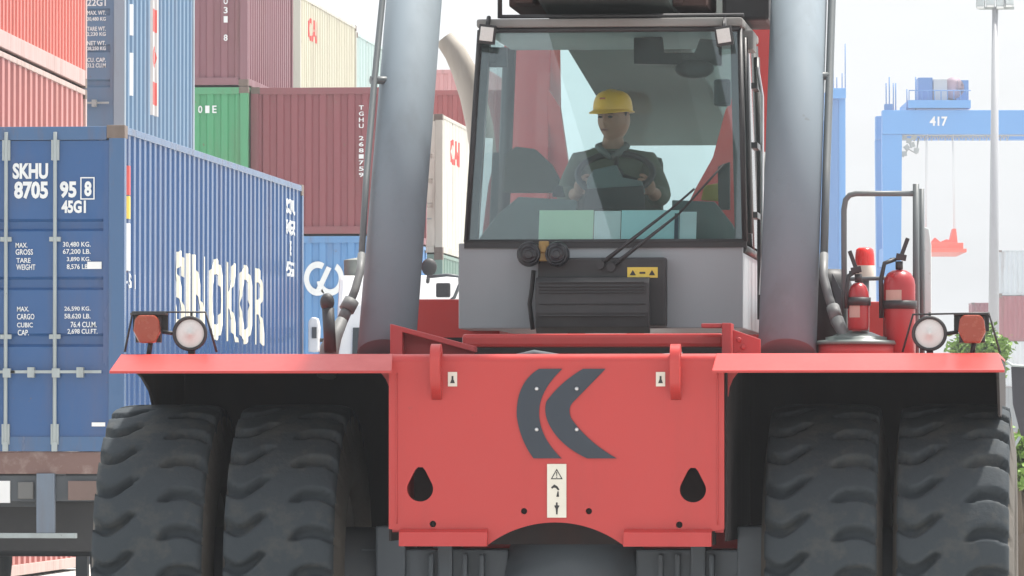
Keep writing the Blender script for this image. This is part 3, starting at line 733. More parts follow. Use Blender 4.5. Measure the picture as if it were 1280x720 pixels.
    # pipe alongside
if True:
    pts = []
    for u,v,y in ((483,-40,2.95),(478,0,2.85),(468,100,2.6),(458,220,2.3),(452,320,2.0)): q = my(u,v,y-.12); pts.append(q)
    m = MB(); m.tube(pts, .016, 10)
    for i in (2,): m.cyl(pts[i]-Vector((.02,0,0)), pts[i]+Vector((.09,.05,0)), .02)
    m.build('hydraulic_pipe', PIPE, RS)
    pts = [my(452,318,1.88),my(450,340,1.8),my(444,362,1.75),my(436,382,1.7)]
    m = MB(); m.tube(pts, .020, 12); m.tube([my(436,382,1.7),my(428,400,1.65)], .028, 12); m.tube([my(440,375,1.7),my(433,388,1.68)], .038, 12)
    m.tube([my(428,400,1.65),my(418,420,1.6),my(412,436,1.55),my(408,470,1.5)], [.028,.038,.048,.048], 12)
    m.build('hose_fitting', mat('hose_grey', (.12,.125,.125), .6, grime=.4), RS)
    pts = [my(1042,-40,2.95),my(1040,0,2.85),my(1037,95,2.6),my(1033,210,2.3),my(1030,320,2.0)]
    m = MB(); m.tube(pts, .020, 10); m.cyl(pts[2]-Vector((.09,0,0)), pts[2], .02); m.build('hydraulic_pipe', PIPE, RS)
    pts = [my(1030,318,1.98),my(1029,345,1.9),my(1036,372,1.85),my(1042,388,1.8)]
    m = MB(); m.tube(pts, .022, 12); m.tube([my(1041,384,1.8),my(1046,400,1.75)], .032, 12); m.tube([my(1046,400,1.75),my(1055,418,1.7),my(1058,445,1.65)], [.034,.026,.026], 12)
    m.build('hose_fitting', MC['hose_grey'], RS)
    m = MB(); m.tube([my(1048,440,1.9),my(1050,424,1.9),my(1060,418,1.9),my(1072,424,1.9),my(1078,440,1.9)], .014, 10); m.build('hose_loop', BLACK, RS)
# exhaust stack behind the cab
pts = [my(612,420,4.6),my(612,300,4.6),my(609,230,4.6),my(600,160,4.6),my(591,120,4.6),my(580,88,4.6),my(569,66,4.6),my(555,48,4.6)]
m = MB(); m.tube(pts, [.072,.072,.072,.072,.070,.066,.060,.050], 24, caps=False)
m.build('exhaust_stack', mat('dusty_exhaust_steel', (.40,.37,.33), .7, grime=.7, gcol=(.2,.17,.14)), RS)

# ---------------------------------------------------------------- cab
yc = 2.45
CW = .708
zc0, zc1 = my(0,412,yc).z, my(0,306,yc).z
ztop = my(0,36,yc+.12).z
# lower body
m = MB(); m.prism([(-CW,zc0),(CW,zc0),(CW,zc1),(-CW,zc1)], yc, yc+.03, 'y')
cabb = m.build('cab_front_panel', CABG, RS, .006)
m = MB()
for sx in (-1,1):
    a_,b_ = sorted((sx*CW, sx*(CW-.03))); m.box(a_,b_,yc+.032,4.05,zc0,zc1-.05)
m.box(-CW+.031,CW-.031,yc+.032,4.05,zc0,zc0+.04); m.box(-CW+.031,CW-.031,4.02,4.05,zc0+.04,zc1-.1)
m.build('cab_body', CABG, RS, .004)
# wedge of windscreen: leaning back at the top
wt = [my(600,38,yc+.16), my(925,36,yc+.16)]; wb = [my(583,303,yc+.0), my(931,303,yc+.0)]
TLx, TRx, TY_, TZ = wt[0].x, wt[1].x, yc+.16, wt[0].z
BLx, BRx, BY_, BZ = wb[0].x, wb[1].x, yc, wb[0].z
m = MB(); m.add([(BLx,BY_,BZ),(BRx,BY_,BZ),(TRx,TY_,TZ),(TLx,TY_,TZ),(BLx,BY_+.006,BZ),(BRx,BY_+.006,BZ),(TRx,TY_+.006,TZ),(TLx,TY_+.006,TZ)],
   [(0,1,2,3),(7,6,5,4)]); m.f.append((0,3,7,4)); m.sm.append(False)
m.build('windscreen', GLASS, RS)
m = MB(); r_ = .014
for a_,b_ in (((BLx,BY_,BZ),(BRx,BY_,BZ)),((TLx,TY_,TZ),(TRx,TY_,TZ)),((BLx,BY_,BZ),(TLx,TY_,TZ)),((BRx,BY_,BZ),(TRx,TY_,TZ))):
    m.tube([a_,b_], r_, 8)
m.obox(((BLx+BRx)/2,BY_-.002,BZ-.012),(BRx-BLx+.02,.02,.035))
m.build('windscreen_seal', BLACK, RS)
# pillars
FRM = mat('cab_frame_black', (.035,.04,.042), .35, grime=.2)
m = MB()
for bx, tx in ((BLx,TLx),(BRx,TRx)):
    s_ = 1 if bx > 0 else -1
    m.add([(bx-.0*s_,BY_+.02,BZ-.02),(bx-.05*s_,BY_+.02,BZ-.02),(bx-.05*s_,BY_+.10,BZ-.02),(bx,BY_+.10,BZ-.02),(tx,TY_+.02,TZ),(tx-.05*s_,TY_+.02,TZ),(tx-.05*s_,TY_+.10,TZ),(tx,TY_+.10,TZ)],
          [(0,1,2,3),(4,5,6,7),(0,1,5,4),(1,2,6,5),(2,3,7,6),(3,0,4,7)])
    m.tube([(bx-.02*s_,4.02,BZ-.05),(tx-.02*s_,3.95,TZ)], .035, 8)
    m.tube([(bx-.02*s_,3.3,BZ-.05),(tx-.02*s_,3.3,TZ)], .022, 8) if s_>0 else None
    m.tube([(bx-.02*s_,BY_+.08,BZ-.03),(bx-.02*s_,4.02,BZ-.03)], .025, 8)
m.build('cab_pillar', FRM, RS)
m = MB()
for bx, tx in ((BLx+.004,TLx+.004),(BRx-.004,TRx-.004)):
    m.add([(bx,BY_+.10,BZ),(bx,4.0,BZ),(tx,3.93,TZ),(tx,TY_+.10,TZ)], [(0,1,2,3)])
m.build('side_window', SGLASS, RS)
m = MB(); m.add([(BLx+.05,4.02,BZ-.05),(BRx-.05,4.02,BZ-.05),(TRx-.05,3.96,TZ),(TLx+.05,3.96,TZ)], [(0,1,2,3)]); m.build('rear_window', SGLASS, RS)
# roof + inner liner
m = MB(); m.box(TLx-.015,TRx+.015,TY_-.03,4.0,TZ+.012,TZ+.055); rfm = m.build('cab_roof', mat('cab_roof_grey', (.22,.22,.21), .6, grime=.3), RS, .012)
m = MB(); m.box(TLx+.03,TRx-.03,TY_+.05,3.95,TZ-.012,TZ+.010); m.build('headliner', GREYIN, RS)
# dark rail above the roof
m = MB(); m.tube([(TLx+.10,TY_,TZ+.06),(TLx+.10,TY_,TZ+.5)], .012, 8); m.tube([(TLx+.10,TY_,TZ+.068),(TRx+.02,TY_,TZ+.068)], .010, 8); m.build('roof_rail', BLACK, RS)
# work lights at the upper corners
for u,v,a_ in ((609,43,.12),(905,45,-.15)):
    q = my(u,v,yc+.06)
    m = MB(); m.obox(q,(.085,.05,.095),(0,a_,0)); m.tube([(q.x,q.y+.01,q.z+.04),(q.x,q.y+.08,q.z+.09)],.012,8); wl = m.build('work_light', BLACK, RS, .008)
    m = MB(); m.obox(q-Vector((0,.027,0)),(.066,.006,.07),(0,a_,0)); m.build('lens', LENS, wl, .002)
# right side: door frame, mirrors, handles
m = MB()
xs = BRx+.012
m.tube([(xs,2.75,BZ+.05),(TRx+.01,2.85,TZ-.03)], .014, 8); m.tube([(xs+.02,3.25,zc0+.06),(xs+.02,3.25,BZ+.4),(xs,3.3,TZ-.1)], .016, 8)
m.tube([(xs+.02,3.6,zc0+.05),(xs+.02,3.6,BZ+.5)], .014, 8)
for z in (BZ+.15,BZ+.5,BZ+.8): m.obox((xs+.01,3.05,z),(.03,.3,.03))
m.build('door_frame', FRM, RS)
m = MB(); m.tube([(xs+.035,3.0,BZ-.25),(xs+.045,3.0,BZ-.1),(xs+.045,3.0,BZ+.75),(xs+.02,3.0,BZ+.9)], .009, 8); m.build('grab_rail', CHROME, RS)
q = my(936,52,3.0); m = MB(); m.obox(q,(.06,.3,.10)); m.build('roof_lamp', mat('cab_roof_grey',(0,0,0)), RS, .01)
q = my(618,70,yc+.10); m = MB(); m.obox(q+Vector((0,.10,0)),(.11,.03,.10)); m.obox(q+Vector((-.03,.08,0.01)),(.06,.012,.08)); m.build('interior_mirror', DARKG, RS, .012)

# air-conditioning box, horns, wipers on the cab front
yk = yc-.02
a_ = my(672,322,yk-.12); b_ = my(832,415,yk-.12)
m = MB(); m.box(a_.x,b_.x,yk-.10,yk+.018,b_.z+.03,a_.z); acb = m.build('heater_box', BLACK, RS, .012)
a2 = my(669,346,yk-.2); b2 = my(811,416,yk-.2)
hh = a2.z-b2.z
prof = [(yk-.103,a2.z),(yk-.17,a2.z-.004),(yk-.20,a2.z-.03),(yk-.205,b2.z+.10),(yk-.19,b2.z+.03),(yk-.14,b2.z),(yk-.103,b2.z)]
m = MB(); m.prism(prof, a2.x, b2.x, 'x')
for k,z in enumerate((.025,.045,.06,.075,.13,.19)): m.box(a2.x+.02,b2.x-.02,yk-.212,yk-.2,a2.z-z-.006,a2.z-z)
m.build('louvre_cover', mat('louvre_dark_grey', (.032,.032,.034), .5, grime=.35, gcol=(.09,.085,.08), streak=False), acb, .008)
a_ = my(784,334,yk-.11); b_ = my(822,347,yk-.11)
m = MB(); m.box(a_.x,b_.x,yk-.104,yk-.101,b_.z,a_.z); ys = m.build('warning_label', TXTY, acb)
def lab_ink(par, specs, y, yp):
    for txt,u,v,w,h in specs:
        q = my(u,v,yp); me = text_mesh(txt, w, h, .001, .02); remap(me, lambda c: Vector((q.x+c.x, y-c.z, q.z+c.y))); me.materials.append(INK); link('lettering', me, par)
tw_ = 0.9/251
m = MB()
for uu in (791,803,815):
    q = my(uu,341,yk-.105); s_=.012
    m.prism([(q.x-s_*1.3,q.z-s_),(q.x+s_*1.3,q.z-s_),(q.x,q.z+s_*1.2)] if uu!=803 else [(q.x-s_*1.2,q.z-s_*.4),(q.x+s_*1.2,q.z-s_*.4),(q.x+s_*1.2,q.z+s_*.4),(q.x-s_*1.2,q.z+s_*.4)], yk-.1055, yk-.1045, 'y')
m.build('pictogram', INK, ys)
for u in (662, 697):
    q = my(u,318,yk-.12)
    m = MB(); m.lathe([(0,-.07),(.035,-.068),(.058,-.05),(.063,-.02),(.056,.02),(.035,.05),(0,.06)], q, 'y', 26)
    for rr in (.02,.038,.052): m.lathe([(rr-.004,-.071),(rr,-.076),(rr+.004,-.069)], q, 'y', 26)
    m.cyl(q+Vector((0,.04,0)), q+Vector((0,.14,-.01)), .02)
    m.build('horn', mat('glossy_black', (.015,.018,.024), .25, grime=.15), RS)
q = my(680,314,yk-.15); m = MB(); m.obox(q,(.05,.03,.10)); m.obox(q+Vector((.0,-.02,.01)),(.028,.012,.035)); m.build('horn_coupling', mat('dirty_amber', (.30,.19,.05), .5, grime=.6), RS, .008)
m = MB(); m.tube([my(667,338,yk-.03),my(665,360,yk-.02),my(662,380,yk-.02),my(666,412,yk-.03)], .011, 8); m.build('cable', BLACK, RS)
for (p_,q_,w1,w2) in (((750,331),(838,262),(838,262),(868,236)),((764,334),(848,268),(848,268),(905,205))):
    yy = lambda v: yc-.03+(303-min(v,303))/265*.16
    A_, B_ = my(p_[0],p_[1],yk-.12), my(q_[0],q_[1],yy(q_[1])-.02)
    m = MB(); m.cyl(A_+Vector((0,.03,0)), A_-Vector((0,.015,0)), .022, n=14); m.tube([A_, A_.lerp(B_,.5)-Vector((0,.01,0)), B_], [.012,.009,.006], 8)
    wp = m.build('wiper', BLACK, RS)
    m = MB(); m.tube([B_, my(w2[0],w2[1],yy(w2[1])-.012)], .006, 6); m.build('wiper_blade', BLACK, wp)

# ---- cab interior
m = MB(); m.box(BLx+.06,BRx-.06,yc+.04,yc+.42,zc0+.05,BZ-.02); 
m.prism([(yc+.03,BZ-.02),(yc+.45,BZ-.02),(yc+.40,BZ+.02),(yc+.05,BZ+.01)], BLx+.06, BRx-.06, 'x'); m.build('dashboard', mat('dash_teal_grey', (.10,.135,.13), .6, grime=.2, streak=False), RS, .01)
# side consoles (slanting)
TEAL = MC['dash_teal_grey']
def quadbox(p, y0, y1, name, mt, par=RS):
    m = MB(); m.prism([(my(u,v,y0).x, my(u,v,y0).z) for u,v in p], y0, y1, 'y'); return m.build(name, mt, par, .006)
quadbox([(595,303),(720,303),(720,250),(648,246),(622,268)], yc+.25, yc+.34, 'side_console', TEAL)
quadbox([(840,303),(925,303),(915,280),(893,252),(840,250)], yc+.25, yc+.34, 'side_console', TEAL)
quadbox([(628,240),(700,240),(697,222),(688,205),(668,186),(645,183),(632,192)], yc+.95, yc+1.10, 'seat_back', mat('dark_olive_cloth', (.055,.06,.045), .9, grime=.2, streak=False))
quadbox([(690,246),(706,246),(702,232),(692,232)], yc+.45, yc+.5, 'control_lever', BLACK)
quadbox([(592,300),(628,300),(628,190),(592,192)], 3.98, 4.0, 'rear_corner_panel', mat('dark_teal_liner', (.05,.075,.075), .8, grime=.1))
# steering column, display and wheel
DSH = mat('display_grey', (.12,.15,.15), .5, grime=.1)
quadbox([(742,212),(770,206),(778,222),(802,226),(806,240),(800,246),(735,246),(733,226)], yc+.42, yc+.47, 'display_unit', DSH)
quadbox([(728,262),(806,262),(804,232),(732,236)], yc+.38, yc+.41, 'display_base', BLACK)
wc = my(769,217,yc+.62); sw = MB(); tilt = R(35)
ringp = [wc+Vector((.19*math.cos(R(a_)), .19*math.sin(R(a_))*math.cos(tilt), .19*math.sin(R(a_))*math.sin(tilt))) for a_ in range(0,361,12)]
sw.tube(ringp, .017, 10, caps=False)
for a_ in (90,210,330): sw.tube([wc, wc+Vector((.19*math.cos(R(a_)), .19*math.sin(R(a_))*math.cos(tilt), .19*math.sin(R(a_))*math.sin(tilt)))], .011, 8)
sw.cyl(wc-Vector((0,.10,.10)), wc, .035, .045); sw.build('steering_wheel', BLACK, RS)
m = MB(); m.tube([wc-Vector((0,.10,.10)), Vector((wc.x,yc+.38,zc0+.15))], .04, 10); m.build('steering_column', BLACK, RS)
quadbox([(898,262),(912,262),(912,202),(897,208)], yc+.5, yc+.56, 'joystick_console', BLACK)
quadbox([(876,250),(902,252),(902,228),(880,232)], yc+.60, yc+.63, 'yellow_warning_panel', mat('dusty_yellow', (.45,.33,.06), .6))
quadbox([(792,80),(902,82),(902,50),(875,48),(868,66),(830,66),(828,46),(792,47)], yc+.5, yc+.54, 'roof_console', BLACK)
q = my(868,86,yc+.45); m = MB(); m.blob(q,(.10,.05,.05)); m.build('cab_fan', BLACK, RS)
q = my(903,116,yc+1.0); m = MB(); m.obox(q,(.09,.05,.14)); m.build('speaker_box', DARKG, RS, .02)
# seat
sb = MB(); sb.box(-.26,.26,3.05,3.55,2.27,2.38); sb.box(-.2,.2,3.1,3.5,zc0+.05,2.27); sb.build('seat', MC['dark_olive_cloth'], RS, .03)
sb = MB(); sb.box(-.23,.23,3.56,3.66,2.36,2.93); sb.build('seat_back', MC['dark_olive_cloth'], RS, .04)
m = MB(); m.box(CW-.25,CW-.12,2.9,3.5,2.1,2.45); m.box(-CW+.12,-CW+.25,2.9,3.5,2.1,2.45); m.build('armrest_console', TEAL, RS, .02)

# papers behind the windscreen
def paper(lab, u0,u1,v0,v1, col, nm, y):
    a_, b_ = my(u0,v1,y), my(u1,v0,y); m = MB()
    lean = .06
    m.add([(a_.x,y,a_.z),(b_.x,y,a_.z),(b_.x,y+lean,b_.z),(a_.x,y+lean,b_.z),(a_.x,y+.002,a_.z),(b_.x,y+.002,a_.z),(b_.x,y+lean+.002,b_.z),(a_.x,y+lean+.002,b_.z)],
          [(0,1,2,3),(7,6,5,4),(0,4,5,1),(1,5,6,2),(2,6,7,3),(3,7,4,0)])
    me = m.mesh('paper_sheet', mat(nm, col, .7, grime=.08, streak=False)); o = link('paper_sheet', me); tag(o, lab, 'paper', 'papers propped behind the windscreen')
paper('pale green card propped at the foot of the windscreen', 673,741,262,300,(.66,.86,.60),'pale_green_card',yc+.06)
paper('whitish folded sheet between the green card and the cyan folder', 742,775,263,300,(.85,.9,.9),'white_paper',yc+.065)
paper('cyan plastic folder propped behind the wipers', 776,848,262,300,(.66,.95,.97),'cyan_folder',yc+.06)
paper('narrow dark blue strip beside the cyan folder', 842.5,847.5,266,300,(.03,.06,.10),'navy_strip',yc+.045)
paper('pale blue sheet at the right end of the papers in the windscreen', 849,870,264,300,(.8,.9,.92),'pale_blue_paper',yc+.06)

# ---- handrail, tank, beacon on the right fender
yh = 1.9
def h(u,v,y=yh): return my(u,v,y)
m = MB(); m.tube([h(1056,460),h(1055,300),h(1055,262),h(1057,250),h(1062,244),h(1070,242),h(1146,242)], .014, 10)
m.tube([h(1145,460),h(1145,230)], .016, 10); m.tube([h(1153,460,2.0),h(1152,236,2.0)], .013, 10)
m.tube([h(1056,349),h(1146,347)], .010, 8); m.build('handrail', PIPE, RS)
a_, b_ = h(1155,400,2.05), h(1164,286,2.05)
m = MB(); m.prism([(a_.x,a_.z-.1),(b_.x,a_.z-.1),(b_.x,b_.z-.08),(b_.x-.01,b_.z),(a_.x,b_.z+.01)], 2.05, 2.08, 'y'); m.build('side_mirror', mat('mirror_back', (.55,.62,.62), .3), RS, .006)
q = h(1078,442,1.75); zt = h(1078,428,1.75).z
m = MB(); m.lathe([(0,zt+.055),(.07,zt+.05),(.12,zt+.03),(.15,zt+.025),(.15,zt+.012),(.19,zt+.008),(.20,zt-.01),(.185,zt-.012)], (h(1070,0,1.75).x,1.75,0), 'z', 30); 
tnk = m.build('tank_lid', mat('lid_grey_green', (.12,.15,.14), .4, grime=.4), RS)
m = MB(); m.cyl((h(1070,0,1.75).x,1.75,1.86),(h(1070,0,1.75).x,1.75,zt-.012),.185, n=30); m.build('filler_tank', REDD, RS)
q = h(1036,400,2.3); m = MB(); m.lathe([(0,.30),(.06,.30),(.10,.27),(.115,.22),(.115,-.18),(0,-.18)], (q.x,2.3,q.z-.05), 'z', 26); m.build('air_filter', BLACK, RS)
m = MB(); m.prism([(h(1037,342).x,h(0,342).z),(h(1053,372).x,h(0,372).z),(h(1053,400).x,h(0,400).z),(h(1046,390).x,h(0,390).z),(h(1037,360).x,h(0,360).z)], 2.15,2.17,'y'); m.build('filter_cover', DARKG, RS)
# rotating beacon on its post
q = h(1081,334,2.9)
m = MB(); m.cyl((q.x,2.9,1.9),(q.x,2.9,q.z-.05),.022); bc = m.build('beacon_post', PIPE, RS)
m = MB(); m.lathe([(.052,-.055),(.052,.005),(.048,.01)], (q.x,2.9,q.z), 'z', 24); m.build('beacon_base', mat('beacon_base_beige', (.62,.52,.44), .4), bc)
m = MB(); m.lathe([(.050,.0),(.048,.06),(.044,.088),(.030,.098),(0,.10)], (q.x,2.9,q.z), 'z', 24); m.build('beacon_lens', mat('beacon_red', (.75,.03,.025), .2, grime=.0, fade=0), bc)
# small parts left of the cylinder on the fender
m = MB(); q = my(409,378,1.5)
m.cyl(my(413,440,1.5), my(410,385,1.5), .030, .030, 14); m.blob(q,(.035,.035,.045)); m.build('breather_pipe', BLACK, RS)

# ---- fire extinguishers: hung in the rail
EXT = mat('extinguisher_red', (.30,.018,.022), .28, grime=.2, gcol=(.2,.03,.03), scale=2)
def extinguisher(lab, u, vtop, vbot, r, y, flip=1):
    q = my(u, vtop, y); zb_ = 1.862 if vbot > 438 else my(u, vbot, y).z
    t = thing('fire_extinguisher', lab, 'fire extinguisher', (q.x, y, zb_), 0, 'fire extinguishers on the right fender')
    H_ = q.z-zb_
    m = MB(); m.lathe([(0,0),(r*.92,0),(r,.015),(r,H_-.075),(r*.93,H_-.045),(r*.72,H_-.018),(r*.4,H_-.003),(0,H_)], (0,0,0), 'z', 30); m.build('cylinder_body', EXT, t)
    m = MB(); m.cyl((0,0,H_),(0,0,H_+.04),.018); m.obox((.01*flip,-.005,H_+.06),(.05,.035,.03),(0,.2*flip,0)); m.obox((.025*flip,-.005,H_+.105),(.02,.02,.10),(0,.35*flip,0)); m.obox((-.02,0,H_+.05),(.05,.02,.012)); m.build('valve', BLACK, t, .003)
    m = MB(); m.tube([(-.02,0,H_+.05),(-r*.9,-.02,H_+.03),(-r*1.12,-.03,H_-.05),(-r*1.1,-.03,H_*.45)], .011, 8); m.build('hose', BLACK, t)
    m = MB(); n = 10; hh_=.05
    pts = [(r+.001)*math.sin(R(-40+60*i/n)) for i in range(n+1)]; vs=[]
    for i in range(n+1):
        a_ = R(-52+62*i/n)
        for z in (H_-.17,H_-.10): vs.append(((r+.0015)*math.sin(a_), -(r+.0015)*math.cos(a_), z))
    m.add(vs, [(2*i,2*i+2,2*i+3,2*i+1) for i in range(n)], True); m.build('label_patch', mat('worn_label', (.42,.32,.27), .6, grime=.3), t)
    m = MB(); m.lathe([(r+.002,H_*.6+.02),(r+.008,H_*.6+.02),(r+.008,H_*.6-.02),(r+.002,H_*.6-.02)], (0,0,0), 'z', 28); m.build('clamp_band', BLACK, t)
    return t
extinguisher('large red fire extinguisher standing against the black rail post', 1124, 337, 445, .078, 1.78)
extinguisher('small red fire extinguisher in front of the red beacon', 1073, 353, 413, .052, 1.70, -1)

# ================================================================== DRIVER
def skin(name, pts, edges, mt, parent=None, root=0, sub=2):
    me = bpy.data.meshes.new('tmp'); me.from_pydata([p[0] for p in pts], edges, [])
    o = bpy.data.objects.new('tmp', me); C.objects.link(o)
    md = o.modifiers.new('s', 'SKIN'); md.use_smooth_shade = True
    lay = me.skin_vertices[0].data if me.skin_vertices else None
    if lay is None:
        bm = bmesh.new(); bm.from_mesh(me); bm.verts.layers.skin.verify(); bm.to_mesh(me); bm.free(); lay = me.skin_vertices[0].data
    for i, p in enumerate(pts):
        r = p[1]; lay[i].radius = (r, r) if not isinstance(r, tuple) else r; lay[i].use_root = (i == root)
    sd = o.modifiers.new('d', 'SUBSURF'); sd.levels = sub; sd.render_levels = sub
    dg = bpy.context.evaluated_depsgraph_get(); m2 = bpy.data.meshes.new_from_object(o.evaluated_get(dg))
    bpy.data.objects.remove(o); m2.name = name; m2.materials.clear(); m2.materials.append(mt)
    for p in m2.polygons: p.use_smooth = True
    return m2
SKIN = mat('skin', (.33,.165,.105), .55, grime=.0, fade=.05, streak=False)
SHIRT = mat('olive_work_shirt', (.095,.105,.075), .85, grime=.15, streak=False)
TROU = mat('dark_work_trousers', (.05,.055,.06), .9, grime=.1, streak=False)
YD = 3.28
hd = my(766, 150, YD)                 # middle of the face
P = lambda x,y,z: Vector((hd.x+x, YD+y, hd.z+z))
Pn = thing('person', 'driver in dark olive work shirt and yellow hard hat, hands on the steering wheel', 'person', (hd.x, YD, 2.38))
o0 = Vector((hd.x, YD, 2.38))
L_ = lambda x,y,z: P(x,y,z)-o0
wl, wr = wc+Vector((-.172,-.045,-.07))-o0, wc+Vector((.172,-.045,-.07))-o0
body = [ (L_(0,.10,-.70),.15), (L_(0,.10,-.50),.135), (L_(0,.08,-.33),.14), (L_(0,.06,-.225),.09), (L_(0,.03,-.135),.064), (L_(0,.01,-.10),.055), (L_(0,.02,-.02),.045), (L_(0,.02,.05),.045),
  (L_(-.165,.05,-.222),.06), (L_(-.225,-.06,-.40),.052), (wl+Vector((-.02,.05,-.03)),.032), (wl,.026),
  (L_(.165,.05,-.222),.06), (L_(.24,-.05,-.40),.052), (wr+Vector((.02,.05,-.03)),.032), (wr,.026),
  (L_(-.10,.02,-.74),.095), (L_(-.15,-.36,-.74),.07), (L_(-.15,-.42,-1.08),.05), (L_(-.15,-.46,-1.13),.045), (L_(-.15,-.60,-1.14),.035),
  (L_(.10,.02,-.74),.095), (L_(.15,-.36,-.74),.07), (L_(.15,-.42,-1.08),.05), (L_(.15,-.46,-1.13),.045), (L_(.15,-.60,-1.14),.035)]
ed = [(0,1),(1,2),(2,3),(3,4),(4,5),(5,6),(6,7),(3,8),(8,9),(9,10),(10,11),(3,12),(12,13),(13,14),(14,15),(0,16),(16,17),(17,18),(18,19),(19,20),(0,21),(21,22),(22,23),(23,24),(24,25)]
bme = skin('body', body, ed, SKIN)
# shape the head: longer face, nose, brow, chin, ears
hz, hy = L_(0,0,0).z, L_(0,0,0).y
def ear(vs):pass
hb = MB()
hb.blob(L_(0,.012,0), (.079,.095,.112), 22)
nv = []
turn = R(-24)
for x,y,z in hb.v:
    X, Yy, Z = x-L_(0,0,0).x, y-hy, z-hz
    if Z < -.02: X *= 1-.24*min(1,(-Z-.02)/.09)*1.0; Yy = Yy+.0
    if Yy < 0:
        nose = math.exp(-((X/.011)**2))*math.exp(-(((Z+.018)/.022)**2))*.024 + math.exp(-((X/.009)**2))*math.exp(-(((Z-.008)/.02)**2))*.010
        eye = sum(math.exp(-(((X-s*.030)/.015)**2)-(((Z-.012)/.010)**2)) for s in (-1,1))*.009
        brow = math.exp(-(((Z-.032)/.010)**2))*.006
        lip = math.exp(-((X/.022)**2)-(((Z+.052)/.007)**2))*.006
        chin = math.exp(-((X/.025)**2)-(((Z+.088)/.015)**2))*.010
        Yy -= nose+brow+lip+chin-eye
    a_, b_ = X*math.cos(turn)-Yy*math.sin(turn), X*math.sin(turn)+Yy*math.cos(turn)
    nv.append((a_+L_(0,0,0).x, b_+hy, Z+hz))
hb.v = nv
for s in (-1,1): hb.blob(L_(s*.074*math.cos(turn)-.0, .015+s*.074*math.sin(turn), -.002), (.012,.022,.032), 10)
# fingers curled round the wheel rim, rooted in the palms
def fing(base, d, l, r, inward):
    a_ = base; b_ = a_+d*l*.45+Vector((0,-.018,.0)); c_ = b_+Vector((inward*.012,.004,-.020)); e_ = c_+Vector((inward*.008,.018,-.006))
    return [a_, b_, c_, e_], [r, r, r*.9, r*.75]
for s, w_ in ((1, wl), (-1, wr)):
    hb.blob(w_+Vector((0,.005,.0)), (.036,.024,.044), 12)
    for k,(dz,l) in enumerate(((.034,.07),(.012,.078),(-.010,.073),(-.031,.058))):
        pts, rr = fing(w_+Vector((s*.018,-.008,dz)), Vector((s*.6,-.5,.1)).normalized(), l, .0092, s); hb.tube(pts, rr, 10)
    hb.tube([w_+Vector((s*.004,.004,.040)), w_+Vector((s*.026,.0,.058)), w_+Vector((s*.045,-.010,.060))], [.012,.011,.008], 10)
hm = hb.mesh('body', SKIN)
for p in hm.polygons: p.use_smooth = True
bmj = bpy.data.meshes.new('body')
full = join_meshes('body', [bme, hm], SKIN)
for p in full.polygons: p.use_smooth = True
bo_ = link('body', full, Pn)
# fuse into one continuous surface
md = bo_.modifiers.new('r', 'REMESH'); md.mode = 'VOXEL'; md.voxel_size = .0045; md.use_smooth_shade = True
dg = bpy.context.evaluated_depsgraph_get(); nm_ = bpy.data.meshes.new_from_object(bo_.evaluated_get(dg)); bo_.modifiers.clear(); bo_.data = nm_; nm_.name = 'body'
if not nm_.materials: nm_.materials.append(SKIN)
# clothing: shirt a bit larger than the torso and arms
def grow(idx, k, n_, mt, root=0):
    mp = {j:i for i,j in enumerate(idx)}
    return skin(n_, [(body[j][0], body[j][1]+k) for j in idx], [(mp[a],mp[b]) for a,b in ed if a in mp and b in mp], mt, root=root)
def shirt():
    pts = [(L_(0,.10,-.72),.168),(L_(0,.10,-.50),.155),(L_(0,.085,-.33),.165),(L_(0,.06,-.225),.105),(L_(0,.04,-.150),.070),
       (L_(-.170,.05,-.222),.078),(L_(-.23,-.06,-.40),.070),(L_(-.23,-.06,-.40).lerp(wl+Vector((-.02,.05,-.03)),.8),.048),
       (L_(.170,.05,-.222),.078),(L_(.245,-.05,-.40),.070),(L_(.245,-.05,-.40).lerp(wr+Vector((.02,.05,-.03)),.8),.048)]
    return skin('shirt', pts, [(0,1),(1,2),(2,3),(3,4),(3,5),(5,6),(6,7),(3,8),(8,9),(9,10)], SHIRT)
link('shirt', shirt(), Pn)
link('trousers', grow([0,16,17,18,21,22,23], .018, 'trousers', TROU), Pn)
m = MB(); 
m.tube([L_(-.075,-.02,-.135), L_(-.04,-.075,-.17), L_(0,-.095,-.20)], [.016,.018,.012], 8); m.tube([L_(.075,-.02,-.135), L_(.04,-.075,-.17), L_(0,-.095,-.20)], [.016,.018,.012], 8)
m.tube([L_(-.075,-.02,-.135), L_(-.05,.07,-.12), L_(.05,.07,-.12), L_(.075,-.02,-.135)], .016, 8); m.build('collar', mat('dusty_collar', (.12,.13,.12), .8, grime=.1), Pn)
m = MB(); m.add([], [])
for s in (-1,1):
    e = Vector((s*.030*math.cos(turn)+.082*math.sin(turn), -.082*math.cos(turn)+s*.03*math.sin(turn), .012)); m.blob(L_(0,0,0)+e, (.012,.007,.006), 8)
    b = Vector((s*.030*math.cos(turn)+.088*math.sin(turn), -.088*math.cos(turn)+s*.03*math.sin(turn), .030)); m.blob(L_(0,0,0)+b, (.018,.006,.005), 8)
m.build('eyes', mat('dark_hair', (.015,.012,.010), .6, grime=0), Pn)
m = MB(); m.lathe([(.0,.09),(.05,.08),(.074,.055),(.079,.03),(.076,.0)], L_(0,.022,0), 'z', 24); m.blob(L_(0,.055,.0),(.068,.062,.06),14); m.build('hair', MC['dark_hair'], Pn)
mo = Vector((.090*math.sin(turn), -.094*math.cos(turn), -.054)); m = MB(); m.blob(L_(0,0,0)+mo, (.021,.007,.0055), 10); m.build('lips', mat('lip', (.20,.07,.055), .5, grime=0), Pn)
m = MB()
for s in (-1,1): m.blob(L_(s*.070*math.cos(turn), .022+s*.07*math.sin(turn), .028), (.011,.034,.034), 10)
m.build('sideburns', MC['dark_hair'], Pn)
